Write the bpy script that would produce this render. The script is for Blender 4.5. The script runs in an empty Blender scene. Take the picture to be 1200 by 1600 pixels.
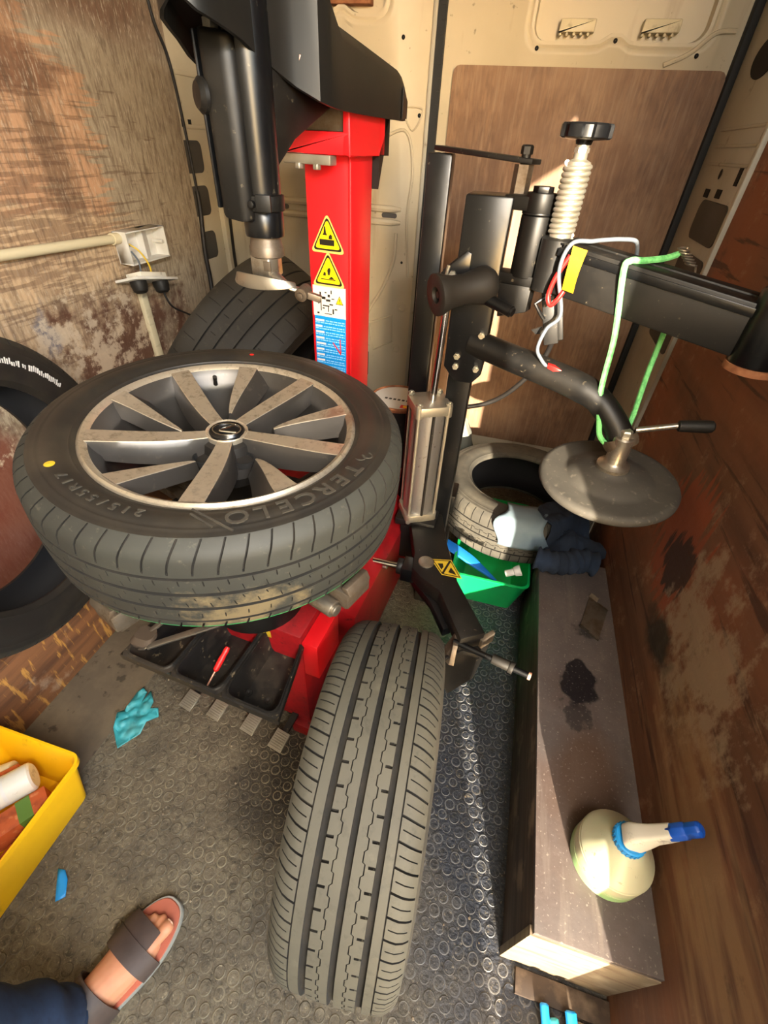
import bpy, bmesh, math, random
from mathutils import Vector, Matrix, noise as mnoise
random.seed(7)
PI = math.pi
S = bpy.context.scene
COL = S.collection

# ---------------------------------------------------------------- camera
CAM_H = 1.3227
FPX = 700.0
vy = Vector((852 - 600, 238 - 800, FPX)).normalized()          # van axis (+y) seen from the lens
vd = Vector((550 - 600, 1650 - 800, FPX))                      # straight down
vd = (vd - vy * vd.dot(vy)).normalized()
vz = -vd
vx = vy.cross(vz)
RW = Matrix((vx, vy, vz))                                      # lens frame -> world
cam_d = bpy.data.cameras.new('camera')
cam_d.sensor_fit = 'HORIZONTAL'
cam_d.sensor_width = 36.0
cam_d.lens = FPX / 1200.0 * 36.0
cam_d.clip_start = 0.02
cam = bpy.data.objects.new('camera', cam_d)
COL.objects.link(cam)
cr = RW @ Vector((1, 0, 0)); cu = RW @ Vector((0, -1, 0)); cb = RW @ Vector((0, 0, -1))
m = Matrix((cr, cu, cb)).transposed().to_4x4()
m.translation = (0, 0, CAM_H)
cam.matrix_world = m
S.camera = cam

# ---------------------------------------------------------------- light
SUN_DIR = Vector((-0.235, 0.972, 0)).normalized() * math.cos(math.radians(14.5)) + Vector((0, 0, -math.sin(math.radians(14.5))))
world = bpy.data.worlds.new('sky'); S.world = world
world.use_nodes = True
wn = world.node_tree.nodes; wl = world.node_tree.links
bg = wn['Background']
sky = wn.new('ShaderNodeTexSky'); sky.sky_type = 'NISHITA'; sky.sun_disc = False
sky.sun_elevation = math.radians(14.5)
sky.sun_rotation = math.atan2(-SUN_DIR.x, -SUN_DIR.y)
wl.new(sky.outputs[0], bg.inputs['Color'])
bg.inputs['Strength'].default_value = 2.0
sun_d = bpy.data.lights.new('sun', 'SUN'); sun_d.energy = 28.0; sun_d.angle = math.radians(0.6)
sun_d.color = (1.0, 0.86, 0.66)
sun = bpy.data.objects.new('sun', sun_d); COL.objects.link(sun)
sun.rotation_euler = (-SUN_DIR).to_track_quat('Z', 'Y').to_euler()
S.view_settings.view_transform = 'Standard'
S.view_settings.look = 'None'
S.view_settings.gamma = 1.0
S.view_settings.use_curve_mapping = False
S.view_settings.exposure = 0.0
LAMP_W = 72.0

# ---------------------------------------------------------------- materials
def hx(s, k=1.0):
    s = s.lstrip('#')
    out = []
    for i in (0, 2, 4):
        v = int(s[i:i + 2], 16) / 255.0
        v = v / 12.92 if v <= 0.04045 else ((v + 0.055) / 1.055) ** 2.4
        out.append(v * k)
    return (out[0], out[1], out[2], 1.0)

def mat(name, col, rough=0.6, metal=0.0, layers=(), bump=None, spec=0.5, coat=0.0, trans=0.0, alpha=1.0, emit=None, sss=0.0):
    m = bpy.data.materials.new(name)
    m.use_nodes = True
    nt = m.node_tree; N = nt.nodes; L = nt.links
    b = N['Principled BSDF']
    col = hx(col) if isinstance(col, str) else col
    b.inputs['Base Color'].default_value = col
    b.inputs['Roughness'].default_value = rough
    b.inputs['Metallic'].default_value = metal
    b.inputs['Specular IOR Level'].default_value = spec
    if coat: b.inputs['Coat Weight'].default_value = coat; b.inputs['Coat Roughness'].default_value = 0.15
    if trans: b.inputs['Transmission Weight'].default_value = trans
    if sss:
        b.inputs['Subsurface Weight'].default_value = sss; b.inputs['Subsurface Scale'].default_value = 0.01
    if emit:
        b.inputs['Emission Color'].default_value = emit[0]; b.inputs['Emission Strength'].default_value = emit[1]
    if not layers and not bump: return m
    tc = N.new('ShaderNodeTexCoord')
    def nz(scale, st=(1, 1, 1), d=4.0, r=0.55, off=0.0):
        mp = N.new('ShaderNodeMapping'); mp.inputs['Scale'].default_value = st
        mp.inputs['Location'].default_value = (off, off * 1.7, off * 0.6)
        L.new(tc.outputs['Object'], mp.inputs['Vector'])
        n = N.new('ShaderNodeTexNoise'); n.inputs['Scale'].default_value = scale
        n.inputs['Detail'].default_value = d; n.inputs['Roughness'].default_value = r
        L.new(mp.outputs[0], n.inputs['Vector'])
        return n.outputs['Fac']
    def mth(op, a, c):
        q = N.new('ShaderNodeMath'); q.operation = op
        for i, v in enumerate((a, c)):
            if isinstance(v, (int, float)): q.inputs[i].default_value = v
            else: L.new(v, q.inputs[i])
        return q.outputs[0]
    cur = None; rcur = None
    for i, ly in enumerate(layers):
        v = nz(ly.get('n', 5), ly.get('st', (1, 1, 1)), ly.get('d', 4.0), ly.get('rg', 0.55), ly.get('off', i * 3.3))
        if 'blob' in ly:
            ctr, rad, bs = ly['blob']
            sb = N.new('ShaderNodeVectorMath'); sb.operation = 'SUBTRACT'
            L.new(tc.outputs['Object'], sb.inputs[0]); sb.inputs[1].default_value = ctr
            ml = N.new('ShaderNodeVectorMath'); ml.operation = 'MULTIPLY'
            L.new(sb.outputs[0], ml.inputs[0]); ml.inputs[1].default_value = bs
            ln = N.new('ShaderNodeVectorMath'); ln.operation = 'LENGTH'
            L.new(ml.outputs[0], ln.inputs[0])
            d = mth('DIVIDE', ln.outputs['Value'], rad)
            d = mth('SUBTRACT', 1.0, d)
            v = mth('ADD', d, mth('MULTIPLY', mth('SUBTRACT', v, 0.5), ly.get('j', 1.0)))
        if 'n2' in ly:
            v2 = nz(ly['n2'], ly.get('st2', (1, 1, 1)), 3.0, 0.6, i * 5.1 + 1)
            v = mth('ADD', v, mth('MULTIPLY', mth('SUBTRACT', v2, 0.5), ly.get('w2', 0.6)))
        mr = N.new('ShaderNodeMapRange'); mr.clamp = True
        L.new(v, mr.inputs[0])
        mr.inputs[1].default_value = ly['lo']; mr.inputs[2].default_value = ly['hi']
        mr.inputs[3].default_value = 0.0; mr.inputs[4].default_value = ly.get('f', 1.0)
        mx = N.new('ShaderNodeMix'); mx.data_type = 'RGBA'
        L.new(mr.outputs[0], mx.inputs[0])
        if cur is None: mx.inputs[6].default_value = col
        else: L.new(cur, mx.inputs[6])
        c2 = ly['c']; mx.inputs[7].default_value = hx(c2) if isinstance(c2, str) else c2
        cur = mx.outputs[2]
        if 'r' in ly:
            mf = N.new('ShaderNodeMix'); mf.data_type = 'FLOAT'
            L.new(mr.outputs[0], mf.inputs[0])
            if rcur is None: mf.inputs[2].default_value = rough
            else: L.new(rcur, mf.inputs[2])
            mf.inputs[3].default_value = ly['r']; rcur = mf.outputs[0]
    if cur is not None: L.new(cur, b.inputs['Base Color'])
    if rcur is not None: L.new(rcur, b.inputs['Roughness'])
    if bump:
        prev = None
        for (sc, st, stg, dist) in bump:
            bp = N.new('ShaderNodeBump'); bp.inputs['Strength'].default_value = stg; bp.inputs['Distance'].default_value = dist
            L.new(nz(sc, st, 3.0), bp.inputs['Height'])
            if prev is not None: L.new(prev, bp.inputs['Normal'])
            prev = bp.outputs[0]
        L.new(prev, b.inputs['Normal'])
    return m

MT = {}
MT['ply_left'] = mat('ply_left', '#a3947d', 0.75, layers=[
    dict(n=2.0, st=(1, 1, 1.6), d=5, lo=.45, hi=.65, c='#8a7057', f=.6),
    dict(blob=((-1.25, .95, 1.28), .42, (1, .9, 1.25)), n=4, d=7, j=.7, n2=1.0, st2=(1, 6, 75), w2=.65, lo=.0, hi=.05, c='#bd926f', f=.95),
    dict(blob=((-1.25, .85, 1.5), .28, (1, 1, 1)), n=6, d=7, j=.9, n2=1.0, st2=(1, 6, 60), w2=.5, lo=.0, hi=.2, c='#c9a583', f=.8),
    dict(blob=((-1.25, 1.08, .93), .45, (1, .9, 1.7)), n=5, d=7, j=.9, n2=1.0, st2=(1, 5, 60), w2=.9, lo=.1, hi=.2, c='#bfa381', f=.9),
    dict(blob=((-1.25, 1.22, 1.24), .2, (1, 2.4, .8)), n=5, d=6, j=1.0, n2=1.0, st2=(1, 30, 4), w2=.9, lo=.25, hi=.6, c='#6e5540', f=.75),
    dict(blob=((-1.25, .55, 1.45), .6, (1, 1, 1.6)), n=5, d=7, j=1.6, lo=.4, hi=.75, c='#8d6145', f=.75),
    dict(blob=((-1.25, .95, 1.43), .5, (1, .8, 5)), n=4, d=7, j=.9, n2=1.0, st2=(1, 5, 70), w2=.5, lo=.3, hi=.5, c='#74503a', f=.85),
    dict(blob=((-1.25, 1.5, 1.62), .4, (1, .8, 2.2)), n=5, d=7, j=1.0, lo=.2, hi=.6, c='#6a4a36', f=.85),
    dict(n=1.0, st=(30, 80, 14), d=6, rg=.65, lo=.44, hi=.66, c='#5f4c3b', f=.7),
    dict(n=1.0, st=(30, 170, 40), d=4, rg=.7, lo=.54, hi=.66, c='#c9b9a2', f=.5),
    dict(blob=((-1.25, 1.1, 1.1), .7, (1, .9, 1.2)), n=1.0, st=(1, 7, 90), d=5, j=2.6, lo=.66, hi=.85, c='#563a2a', f=.5),
    dict(blob=((-1.25, 1.25, .68), .6, (1, .8, 1.5)), n=10, d=9, rg=.65, j=2.2, lo=.35, hi=.7, c='#54301f', f=.9),
    dict(n=14, d=6, lo=.62, hi=.75, c='#3f2a1f', f=.5),
    dict(blob=((-1.25, .62, .45), .55, (1, 1, 1.2)), n=4, d=8, j=1.2, lo=.3, hi=.5, c='#6a2c18', f=.85),
    dict(blob=((-1.25, 1.0, .86), .1, (1, 1.6, .8)), n=14, d=6, j=2.2, lo=.4, hi=.7, c='#5a6478', f=.6),
    dict(blob=((-1.25, 1.1, .72), .8, (1, .8, 1.4)), n=14, d=9, rg=.75, j=3.0, lo=.75, hi=.95, c='#cdb99e', f=.7)],
    bump=[(1.0, (20, 6, 70), .35, .004), (40, (1, 1, 1), .3, .002)])
MT['ply_right'] = mat('ply_right', '#6f4a33', 0.7, layers=[
    dict(n=1.0, st=(30, 2.0, 26), d=6, lo=.35, hi=.7, c='#4e2f20', f=.8),
    dict(n=1.7, st=(1, 1, 1.4), d=5, lo=.45, hi=.65, c='#8f4f2e', f=.75),
    dict(n=9, d=9, rg=.75, lo=.55, hi=.68, c='#a98a6c', f=.55),
    dict(n=1.0, st=(1, 3, 45), d=4, lo=.6, hi=.66, c='#3a1c12', f=.8),
    dict(blob=((.475, .9, .66), .16, (1, 1.2, 1)), n=3, j=.9, n2=1.0, st2=(1, 45, 4), w2=1.6, lo=.1, hi=.2, c='#8f4527', f=.9),
    dict(blob=((.475, .86, .62), .09, (1, 1.0, 1.2)), n=5, j=1.0, n2=1.0, st2=(1, 45, 4), w2=1.5, lo=.1, hi=.2, c='#2e1a12', f=.9),
    dict(blob=((.475, .62, .6), .3, (1, 1, 1.3)), n=11, d=9, rg=.7, j=3.2, n2=1.0, st2=(1, 25, 9), w2=1.2, lo=.35, hi=.7, c='#a08a72', f=.7),
    dict(blob=((.475, .35, .45), .5, (1, .8, 2)), n=2, st=(1, 3, 20), d=6, j=1.4, lo=.45, hi=.8, c='#9c7a56', f=.6),
    dict(blob=((.475, .75, .48), .1, (1, .6, 1)), n=12, j=1.2, lo=.4, hi=.7, c='#24140d', f=.9),
    dict(n=11, d=9, rg=.7, lo=.6, hi=.72, c='#2c1a12', f=.6)],
    bump=[(1.0, (20, 4, 60), .4, .004), (30, (1, 1, 1), .25, .002)])
MT['ply_door'] = mat('ply_door', '#8d6a4c', 0.65, layers=[
    dict(n=1.0, st=(110, 9, 18), d=6, rg=.65, lo=.36, hi=.66, c='#5e4230', f=.85),
    dict(n=1.0, st=(16, 4, 3), d=5, lo=.4, hi=.65, c='#75553d', f=.8),
    dict(n=2.2, d=6, lo=.45, hi=.65, c='#a98a6e', f=.5),
    dict(n=3.1, d=6, lo=.52, hi=.66, c='#4f3223', f=.55),
    dict(n=1.0, st=(90, 9, 5), d=6, rg=.7, lo=.5, hi=.75, c='#a88d72', f=.45)],
    bump=[(1.0, (40, 9, 5), .25, .003)])
MT['ply_ledge'] = mat('ply_ledge', '#554d4b', 0.6, layers=[
    dict(n=14, d=8, rg=.7, lo=.42, hi=.66, c='#665b57', f=.7),
    dict(n=3.2, d=5, lo=.5, hi=.66, c='#4a3a34', f=.7),
    dict(n=1.0, st=(40, 4, 1), d=4, lo=.56, hi=.7, c='#6f655e', f=.5),
    dict(blob=((.37, .5, .27), .2, (1.6, 1, 1)), n=6, d=5, j=.8, lo=.2, hi=.6, c='#4d3626', f=.8),
    dict(blob=((.366, .735, .27), .055, (1, .72, 1)), n=18, d=5, j=1.3, lo=.12, hi=.26, c='#17161b', f=.96, r=.35),
    dict(blob=((.355, .65, .27), .05, (1, .8, 1)), n=40, d=4, j=2.2, lo=.3, hi=.6, c='#211c1d', f=.8),
    dict(blob=((.4, .92, .27), .05, (1, 1, 1)), n=40, d=4, j=1.6, lo=.3, hi=.6, c='#1d191a', f=.8),
    dict(n=170, d=3, lo=.62, hi=.7, c='#a0968c', f=.4)],
    bump=[(50, (1, 1, 1), .35, .002), (1.0, (60, 5, 1), .25, .002)])
MT['ply_dark'] = mat('ply_dark', '#4a3b30', 0.7, layers=[
    dict(n=1.0, st=(6, 4, 60), d=5, lo=.4, hi=.66, c='#2a2019', f=.85),
    dict(n=12, d=7, lo=.55, hi=.68, c='#85725e', f=.6)], bump=[(1.0, (6, 4, 70), .4, .003)])
MT['ply_pale'] = mat('ply_pale', '#8a7b65', 0.7, layers=[
    dict(n=1.0, st=(9, 4, 60), d=6, lo=.5, hi=.66, c='#6b5644', f=.8),
    dict(n=9, d=6, lo=.6, hi=.7, c='#b5a78f', f=.6)], bump=[(1.0, (9, 4, 70), .35, .002)])
MT['ply_left_box'] = mat('ply_left_box', '#7a4f2e', 0.7, layers=[
    dict(n=1.0, st=(4, 3, 34), d=6, lo=.45, hi=.68, c='#4a2d1c', f=.8),
    dict(n=1.0, st=(8, 70, 12), d=4, lo=.56, hi=.64, c='#c08a3f', f=.8),
    dict(n=7, d=8, rg=.7, lo=.6, hi=.72, c='#b39a80', f=.6)], bump=[(1.0, (4, 3, 60), .4, .003)])
MT['van_paint'] = mat('van_paint', '#c3b79d', 0.5, layers=[
    dict(n=2.0, d=6, lo=.45, hi=.7, c='#a5977c', f=.6),
    dict(n=1.0, st=(14, 4, 2), d=6, lo=.6, hi=.75, c='#8b6f52', f=.5),
    dict(n=40, d=5, lo=.68, hi=.74, c='#5b4c3c', f=.6)], bump=[(8, (1, 1, 1), .05, .002)])
MT['van_paint_cool'] = mat('van_paint_cool', '#aaa698', 0.5, layers=[
    dict(n=3.0, d=7, rg=.65, lo=.45, hi=.68, c='#8a8473', f=.7),
    dict(n=24, d=6, lo=.64, hi=.72, c='#6a5b48', f=.6)])
MT['seal'] = mat('seal', '#16181b', 0.7)
MT['cover_grey'] = mat('cover_grey', '#4a4743', 0.75, layers=[dict(n=8, lo=.4, hi=.7, c='#3b3835', f=.6)])
MT['hole'] = mat('hole', '#0b0a09', 0.9)
MT['floor_mat'] = mat('floor_mat', '#655b49', 0.75, layers=[
    dict(n=3.0, d=7, rg=.65, lo=.4, hi=.66, c='#4a4236', f=.8),
    dict(n=22, d=7, rg=.7, lo=.48, hi=.66, c='#7b715c', f=.6),
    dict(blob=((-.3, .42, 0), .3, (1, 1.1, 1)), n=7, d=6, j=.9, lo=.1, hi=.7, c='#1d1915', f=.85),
    dict(blob=((.25, .7, 0), .52, (1.35, .55, 1)), n=8, d=6, j=.7, lo=.05, hi=.5, c='#222a38', f=.92, r=.5),  # bluish daylight cast painted into the right side of the mat
    dict(n=60, d=7, rg=.75, lo=.5, hi=.66, c='#29241c', f=.8),
    dict(n=140, d=5, rg=.7, lo=.58, hi=.68, c='#a2967c', f=.6)],
    bump=[(110, (1, 1, 1), .7, .004), (26, (1, 1, 1), .45, .006)])
MT['floor_ring'] = mat('floor_ring', '#776d58', 0.75, layers=[
    dict(n=6.0, d=6, lo=.42, hi=.62, c='#4b4336', f=.85),
    dict(blob=((.25, .7, 0), .52, (1.35, .55, 1)), n=8, d=6, j=.7, lo=.05, hi=.5, c='#5a616c', f=.7),  # same painted daylight tint carried onto the stud rings
    dict(n=60, d=3, lo=.5, hi=.65, c='#3e372c', f=.7)])
MT['floor_sheet'] = mat('floor_sheet', '#5f5342', 0.7, layers=[
    dict(n=5.0, d=7, rg=.65, lo=.42, hi=.66, c='#7d6d55', f=.7),
    dict(n=30, d=5, lo=.6, hi=.68, c='#2b241b', f=.7)], bump=[(40, (1, 1, 1), .3, .002)])
MT['asphalt'] = mat('asphalt', '#7d7b77', 0.9, layers=[dict(n=20, lo=.4, hi=.7, c='#5c5a57')])
MT['ceil'] = mat('ceil', '#cfc7b6', 0.8, layers=[dict(n=3, lo=.4, hi=.7, c='#b6ac98', f=.6)])
MT['rubber'] = mat('rubber', '#28251f', 0.7, layers=[
    dict(n=7, d=6, lo=.4, hi=.7, c='#35312a', f=.7), dict(n=40, d=6, rg=.7, lo=.58, hi=.7, c='#4f493d', f=.5)],
    bump=[(120, (1, 1, 1), .12, .001)])
MT['rubber_dusty'] = mat('rubber_dusty', '#4b483e', 0.72, layers=[
    dict(n=5, d=6, lo=.4, hi=.7, c='#575346', f=.8), dict(n=50, d=6, rg=.7, lo=.55, hi=.7, c='#36332b', f=.5),
    dict(n=16, d=5, lo=.62, hi=.74, c='#6b6656', f=.6)], bump=[(140, (1, 1, 1), .12, .001)])
MT['rubber_groove'] = mat('rubber_groove', '#191714', 0.9, layers=[dict(n=20, lo=.45, hi=.7, c='#322c23', f=.6)])
MT['rubber_wheel'] = mat('rubber_wheel', '#2b2b27', 0.62, layers=[
    dict(n=5, d=6, lo=.4, hi=.7, c='#3a3b35', f=.8), dict(n=60, d=6, rg=.7, lo=.6, hi=.72, c='#5f5b4d', f=.6),
    dict(blob=((.17, -.28, -.045), .13, (1, 1, 1.6)), n=22, d=9, rg=.7, j=2.8, lo=.3, hi=.75, c='#74664a', f=.75),
    dict(n=9, d=5, lo=.66, hi=.7, c='#1b1a18', f=.8, r=.3)], bump=[(120, (1, 1, 1), .15, .001)])
MT['rubber_side'] = mat('rubber_side', '#201e1b', 0.5, layers=[
    dict(n=8, d=7, rg=.65, lo=.45, hi=.7, c='#383229', f=.75), dict(n=5, d=5, lo=.6, hi=.66, c='#15130f', f=.8, r=.3)],
    bump=[(90, (1, 1, 1), .12, .001)])
MT['rubber_old'] = mat('rubber_old', '#423f38', 0.8, layers=[
    dict(n=6, d=7, rg=.65, lo=.42, hi=.66, c='#615b4e', f=.8), dict(n=30, d=5, lo=.58, hi=.7, c='#3a3833', f=.6)])
MT['rubber_text'] = mat('rubber_text', '#3d382f', 0.75, layers=[dict(n=40, lo=.45, hi=.65, c='#2f2b25', f=.8)])
MT['rubber_disc'] = mat('rubber_disc', '#3b3833', 0.75, layers=[dict(n=6, d=7, rg=.65, lo=.42, hi=.66, c='#4e4a42', f=.8), dict(n=70, d=5, lo=.6, hi=.7, c='#6f695c', f=.5)])
MT['liner'] = mat('liner', '#17171a', 0.8)
MT['alloy_face'] = mat('alloy_face', '#c9bda8', 0.36, 0.75, layers=[
    dict(n=60, d=7, rg=.75, lo=.5, hi=.66, c='#8a7a63', f=.75, r=.55),
    dict(blob=((.18, .09, .08), .07, (1, 1, .3)), n=30, d=6, j=1.4, lo=.3, hi=.6, c='#8d5a44', f=.6),
    dict(n=6, d=4, lo=.5, hi=.7, c='#e0d6c3', f=.6)])
MT['alloy_grey'] = mat('alloy_grey', '#524e4a', 0.36, 0.6, layers=[
    dict(n=7, d=5, lo=.45, hi=.7, c='#3f3c38', f=.7), dict(n=50, d=5, lo=.62, hi=.74, c='#777062', f=.4)])
MT['alloy_dark'] = mat('alloy_dark', '#34312e', 0.5, 0.5, layers=[dict(n=9, d=6, lo=.4, hi=.7, c='#1f1c1a', f=.7)])
MT['chrome'] = mat('chrome', '#d8d6d2', 0.14, 1.0)
MT['steel'] = mat('steel', '#a39c90', 0.35, 0.9, layers=[dict(n=25, d=6, rg=.7, lo=.5, hi=.68, c='#6b5b48', f=.7, r=.6)])
MT['steel_dirty'] = mat('steel_dirty', '#70665a', 0.48, 0.7, layers=[dict(n=18, d=7, rg=.7, lo=.45, hi=.65, c='#55432f', f=.8, r=.75)])
MT['zinc'] = mat('zinc', '#b0ab9d', 0.42, 0.8, layers=[dict(n=30, d=5, lo=.45, hi=.7, c='#97907c', f=.6)])
MT['aluminium'] = mat('aluminium', '#a9a7a6', 0.38, 0.85, layers=[
    dict(n=1.0, st=(40, 40, 3), d=4, lo=.4, hi=.7, c='#858380', f=.6), dict(n=60, d=4, lo=.64, hi=.7, c='#5f594f', f=.6)])
MT['black_gloss'] = mat('black_gloss', '#0b0c0e', 0.3, spec=.4, layers=[
    dict(n=9, d=6, rg=.65, lo=.5, hi=.7, c='#171513', f=.6, r=.5), dict(n=90, d=4, lo=.68, hi=.73, c='#5c564c', f=.5)])
MT['black_satin'] = mat('black_satin', '#0e0d0c', 0.48, spec=.4, layers=[
    dict(n=7, d=6, rg=.65, lo=.5, hi=.7, c='#231f19', f=.7, r=.65), dict(n=90, d=4, lo=.66, hi=.73, c='#6b614f', f=.5)],
    bump=[(60, (1, 1, 1), .1, .001)])
MT['black_plastic'] = mat('black_plastic', '#191714', 0.6, spec=.35, layers=[dict(n=5, d=5, lo=.4, hi=.7, c='#231f1a', f=.6)],
    bump=[(200, (1, 1, 1), .06, .001)])
MT['black_hood'] = mat('black_hood', '#131312', 0.45, spec=.4, layers=[dict(n=5, d=5, lo=.4, hi=.7, c='#1f1c18', f=.7, r=.55)])
MT['tray_black'] = mat('tray_black', '#1d1b19', 0.42, layers=[
    dict(n=9, d=7, rg=.7, lo=.48, hi=.7, c='#463b2e', f=.7, r=.8), dict(n=70, d=3, lo=.64, hi=.7, c='#85765c', f=.5)])
MT['red'] = mat('red', '#d3121b', 0.42, layers=[
    dict(n=4, d=6, lo=.5, hi=.75, c='#9c0d14', f=.5), dict(n=50, d=6, rg=.75, lo=.66, hi=.72, c='#3a0a0a', f=.7)])
MT['red_dirty'] = mat('red_dirty', '#a81018', 0.5, layers=[
    dict(n=6, d=7, rg=.7, lo=.45, hi=.68, c='#4c0d0d', f=.8), dict(n=40, d=5, lo=.64, hi=.72, c='#2a1512', f=.7)])
MT['yellow_crate'] = mat('yellow_crate', '#f2b705', 0.5, layers=[
    dict(n=10, d=7, rg=.7, lo=.6, hi=.7, c='#8a6410', f=.6), dict(n=3, d=4, lo=.5, hi=.7, c='#d99c08', f=.6)])
MT['green'] = mat('green', '#10b45e', 0.35, spec=.6, layers=[dict(n=5, d=5, lo=.5, hi=.7, c='#0c9a50', f=.6)])
MT['blue_plastic'] = mat('blue_plastic', '#1c74d0', 0.4)
MT['blue_sprayer'] = mat('blue_sprayer', '#0d4fb8', 0.4, layers=[dict(n=60, lo=.55, hi=.68, c='#07245a', f=.7)])
MT['blue_light'] = mat('blue_light', '#1f8fd8', 0.45)
MT['white_plastic'] = mat('white_plastic', '#dcd7c9', 0.45, layers=[dict(n=30, d=7, rg=.7, lo=.58, hi=.68, c='#6e6452', f=.6)])
MT['white_clean'] = mat('white_clean', '#d9d6cf', 0.5, layers=[dict(n=12, d=5, lo=.5, hi=.7, c='#c2bcae', f=.6)])
MT['cream'] = mat('cream', '#cfc3a2', 0.5, layers=[dict(n=1.0, st=(30, 5, 30), d=5, lo=.55, hi=.68, c='#8d7d5e', f=.6)])
MT['bottle'] = mat('bottle', '#bdbb9d', 0.4, sss=.15, layers=[
    dict(blob=((0, 0, -.01), .075, (.25, .25, 1)), n=5, j=.15, lo=.2, hi=.55, c='#86b478', f=.9),
    dict(n=55, d=6, rg=.7, lo=.62, hi=.69, c='#5c4f3a', f=.7)])
MT['denim'] = mat('denim', '#1c2a42', 0.9, layers=[dict(n=9, d=5, lo=.4, hi=.7, c='#2f4668', f=.8), dict(n=90, lo=.5, hi=.7, c='#14203a', f=.5)],
    bump=[(160, (1, 1, 1), .2, .001)])
MT['navy_cloth'] = mat('navy_cloth', '#16202f', 0.95, layers=[dict(n=8, lo=.4, hi=.7, c='#22334d', f=.7)], bump=[(150, (1, 1, 1), .2, .001)])
MT['pale_denim'] = mat('pale_denim', '#74858f', 0.9, layers=[dict(n=12, d=5, lo=.45, hi=.7, c='#5d7284', f=.7)], bump=[(150, (1, 1, 1), .2, .001)])
MT['glove'] = mat('glove', '#3a9ea6', 0.5, layers=[dict(n=18, d=6, lo=.5, hi=.68, c='#5f8f86', f=.6), dict(n=30, d=6, lo=.62, hi=.7, c='#2c5b57', f=.5)])
MT['skin'] = mat('skin', '#c98a66', 0.55, sss=.15, layers=[dict(n=14, d=4, lo=.45, hi=.7, c='#b06f4d', f=.6)])
MT['nail'] = mat('nail', '#d9ab92', 0.35)
MT['leather'] = mat('leather', '#4a3b34', 0.6, layers=[dict(n=20, lo=.4, hi=.7, c='#2f2521', f=.7)])
MT['insole'] = mat('insole', '#b5624a', 0.7, layers=[dict(n=8, lo=.4, hi=.7, c='#8d4a38', f=.6)])
MT['sole'] = mat('sole', '#8d8a80', 0.8)
MT['orange_card'] = mat('orange_card', '#b1542a', 0.6, layers=[dict(n=30, d=6, lo=.5, hi=.66, c='#7a3318', f=.7), dict(n=60, lo=.6, hi=.7, c='#d18f63', f=.5)])
MT['green_card'] = mat('green_card', '#53762f', 0.6)
MT['cable'] = mat('cable', '#191614', 0.55)
MT['grey_cable'] = mat('grey_cable', '#5d646c', 0.5)
MT['cord_green'] = mat('cord_green', '#79cf7e', 0.8, layers=[dict(n=90, lo=.45, hi=.6, c='#4ea35b', f=.7)])
MT['red_plastic'] = mat('red_plastic', '#e0211e', 0.4)
MT['tag_yellow'] = mat('tag_yellow', '#f0b415', 0.6, layers=[dict(n=1.0, st=(170, 170, 260), d=2, lo=.55, hi=.62, c='#8a6a1c', f=.6)])
MT['st_yellow'] = mat('st_yellow', '#ffd900', 0.45)
MT['st_edge'] = mat('st_edge', '#ffcf6a', 0.45)
MT['st_black'] = mat('st_black', '#191305', 0.5)
MT['st_white'] = mat('st_white', '#dfdcd6', 0.45)
MT['st_blue'] = mat('st_blue', '#0c8fdc', 0.42)
MT['st_text'] = mat('st_text', '#8fd0f4', 0.45)
MT['olive_sticker'] = mat('olive_sticker', '#c9a92a', 0.5)
MT['brush'] = mat('brush', '#4a3c2e', 0.8)
MT['stone_bag'] = mat('stone_bag', '#7d7f75', 0.9)
MT['copper'] = mat('copper', '#d79f86', 0.45, 0.4)
MT['rust'] = mat('rust', '#7d4a2c', 0.8, layers=[dict(n=30, lo=.4, hi=.7, c='#b27a52', f=.7)])
MT['lamp_glow'] = mat('lamp_glow', '#ffffff', 0.5, emit=((1.0, .82, .6, 1), 3.0))
MT['yellow_wire'] = mat('yellow_wire', '#d5b232', 0.5)

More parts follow.
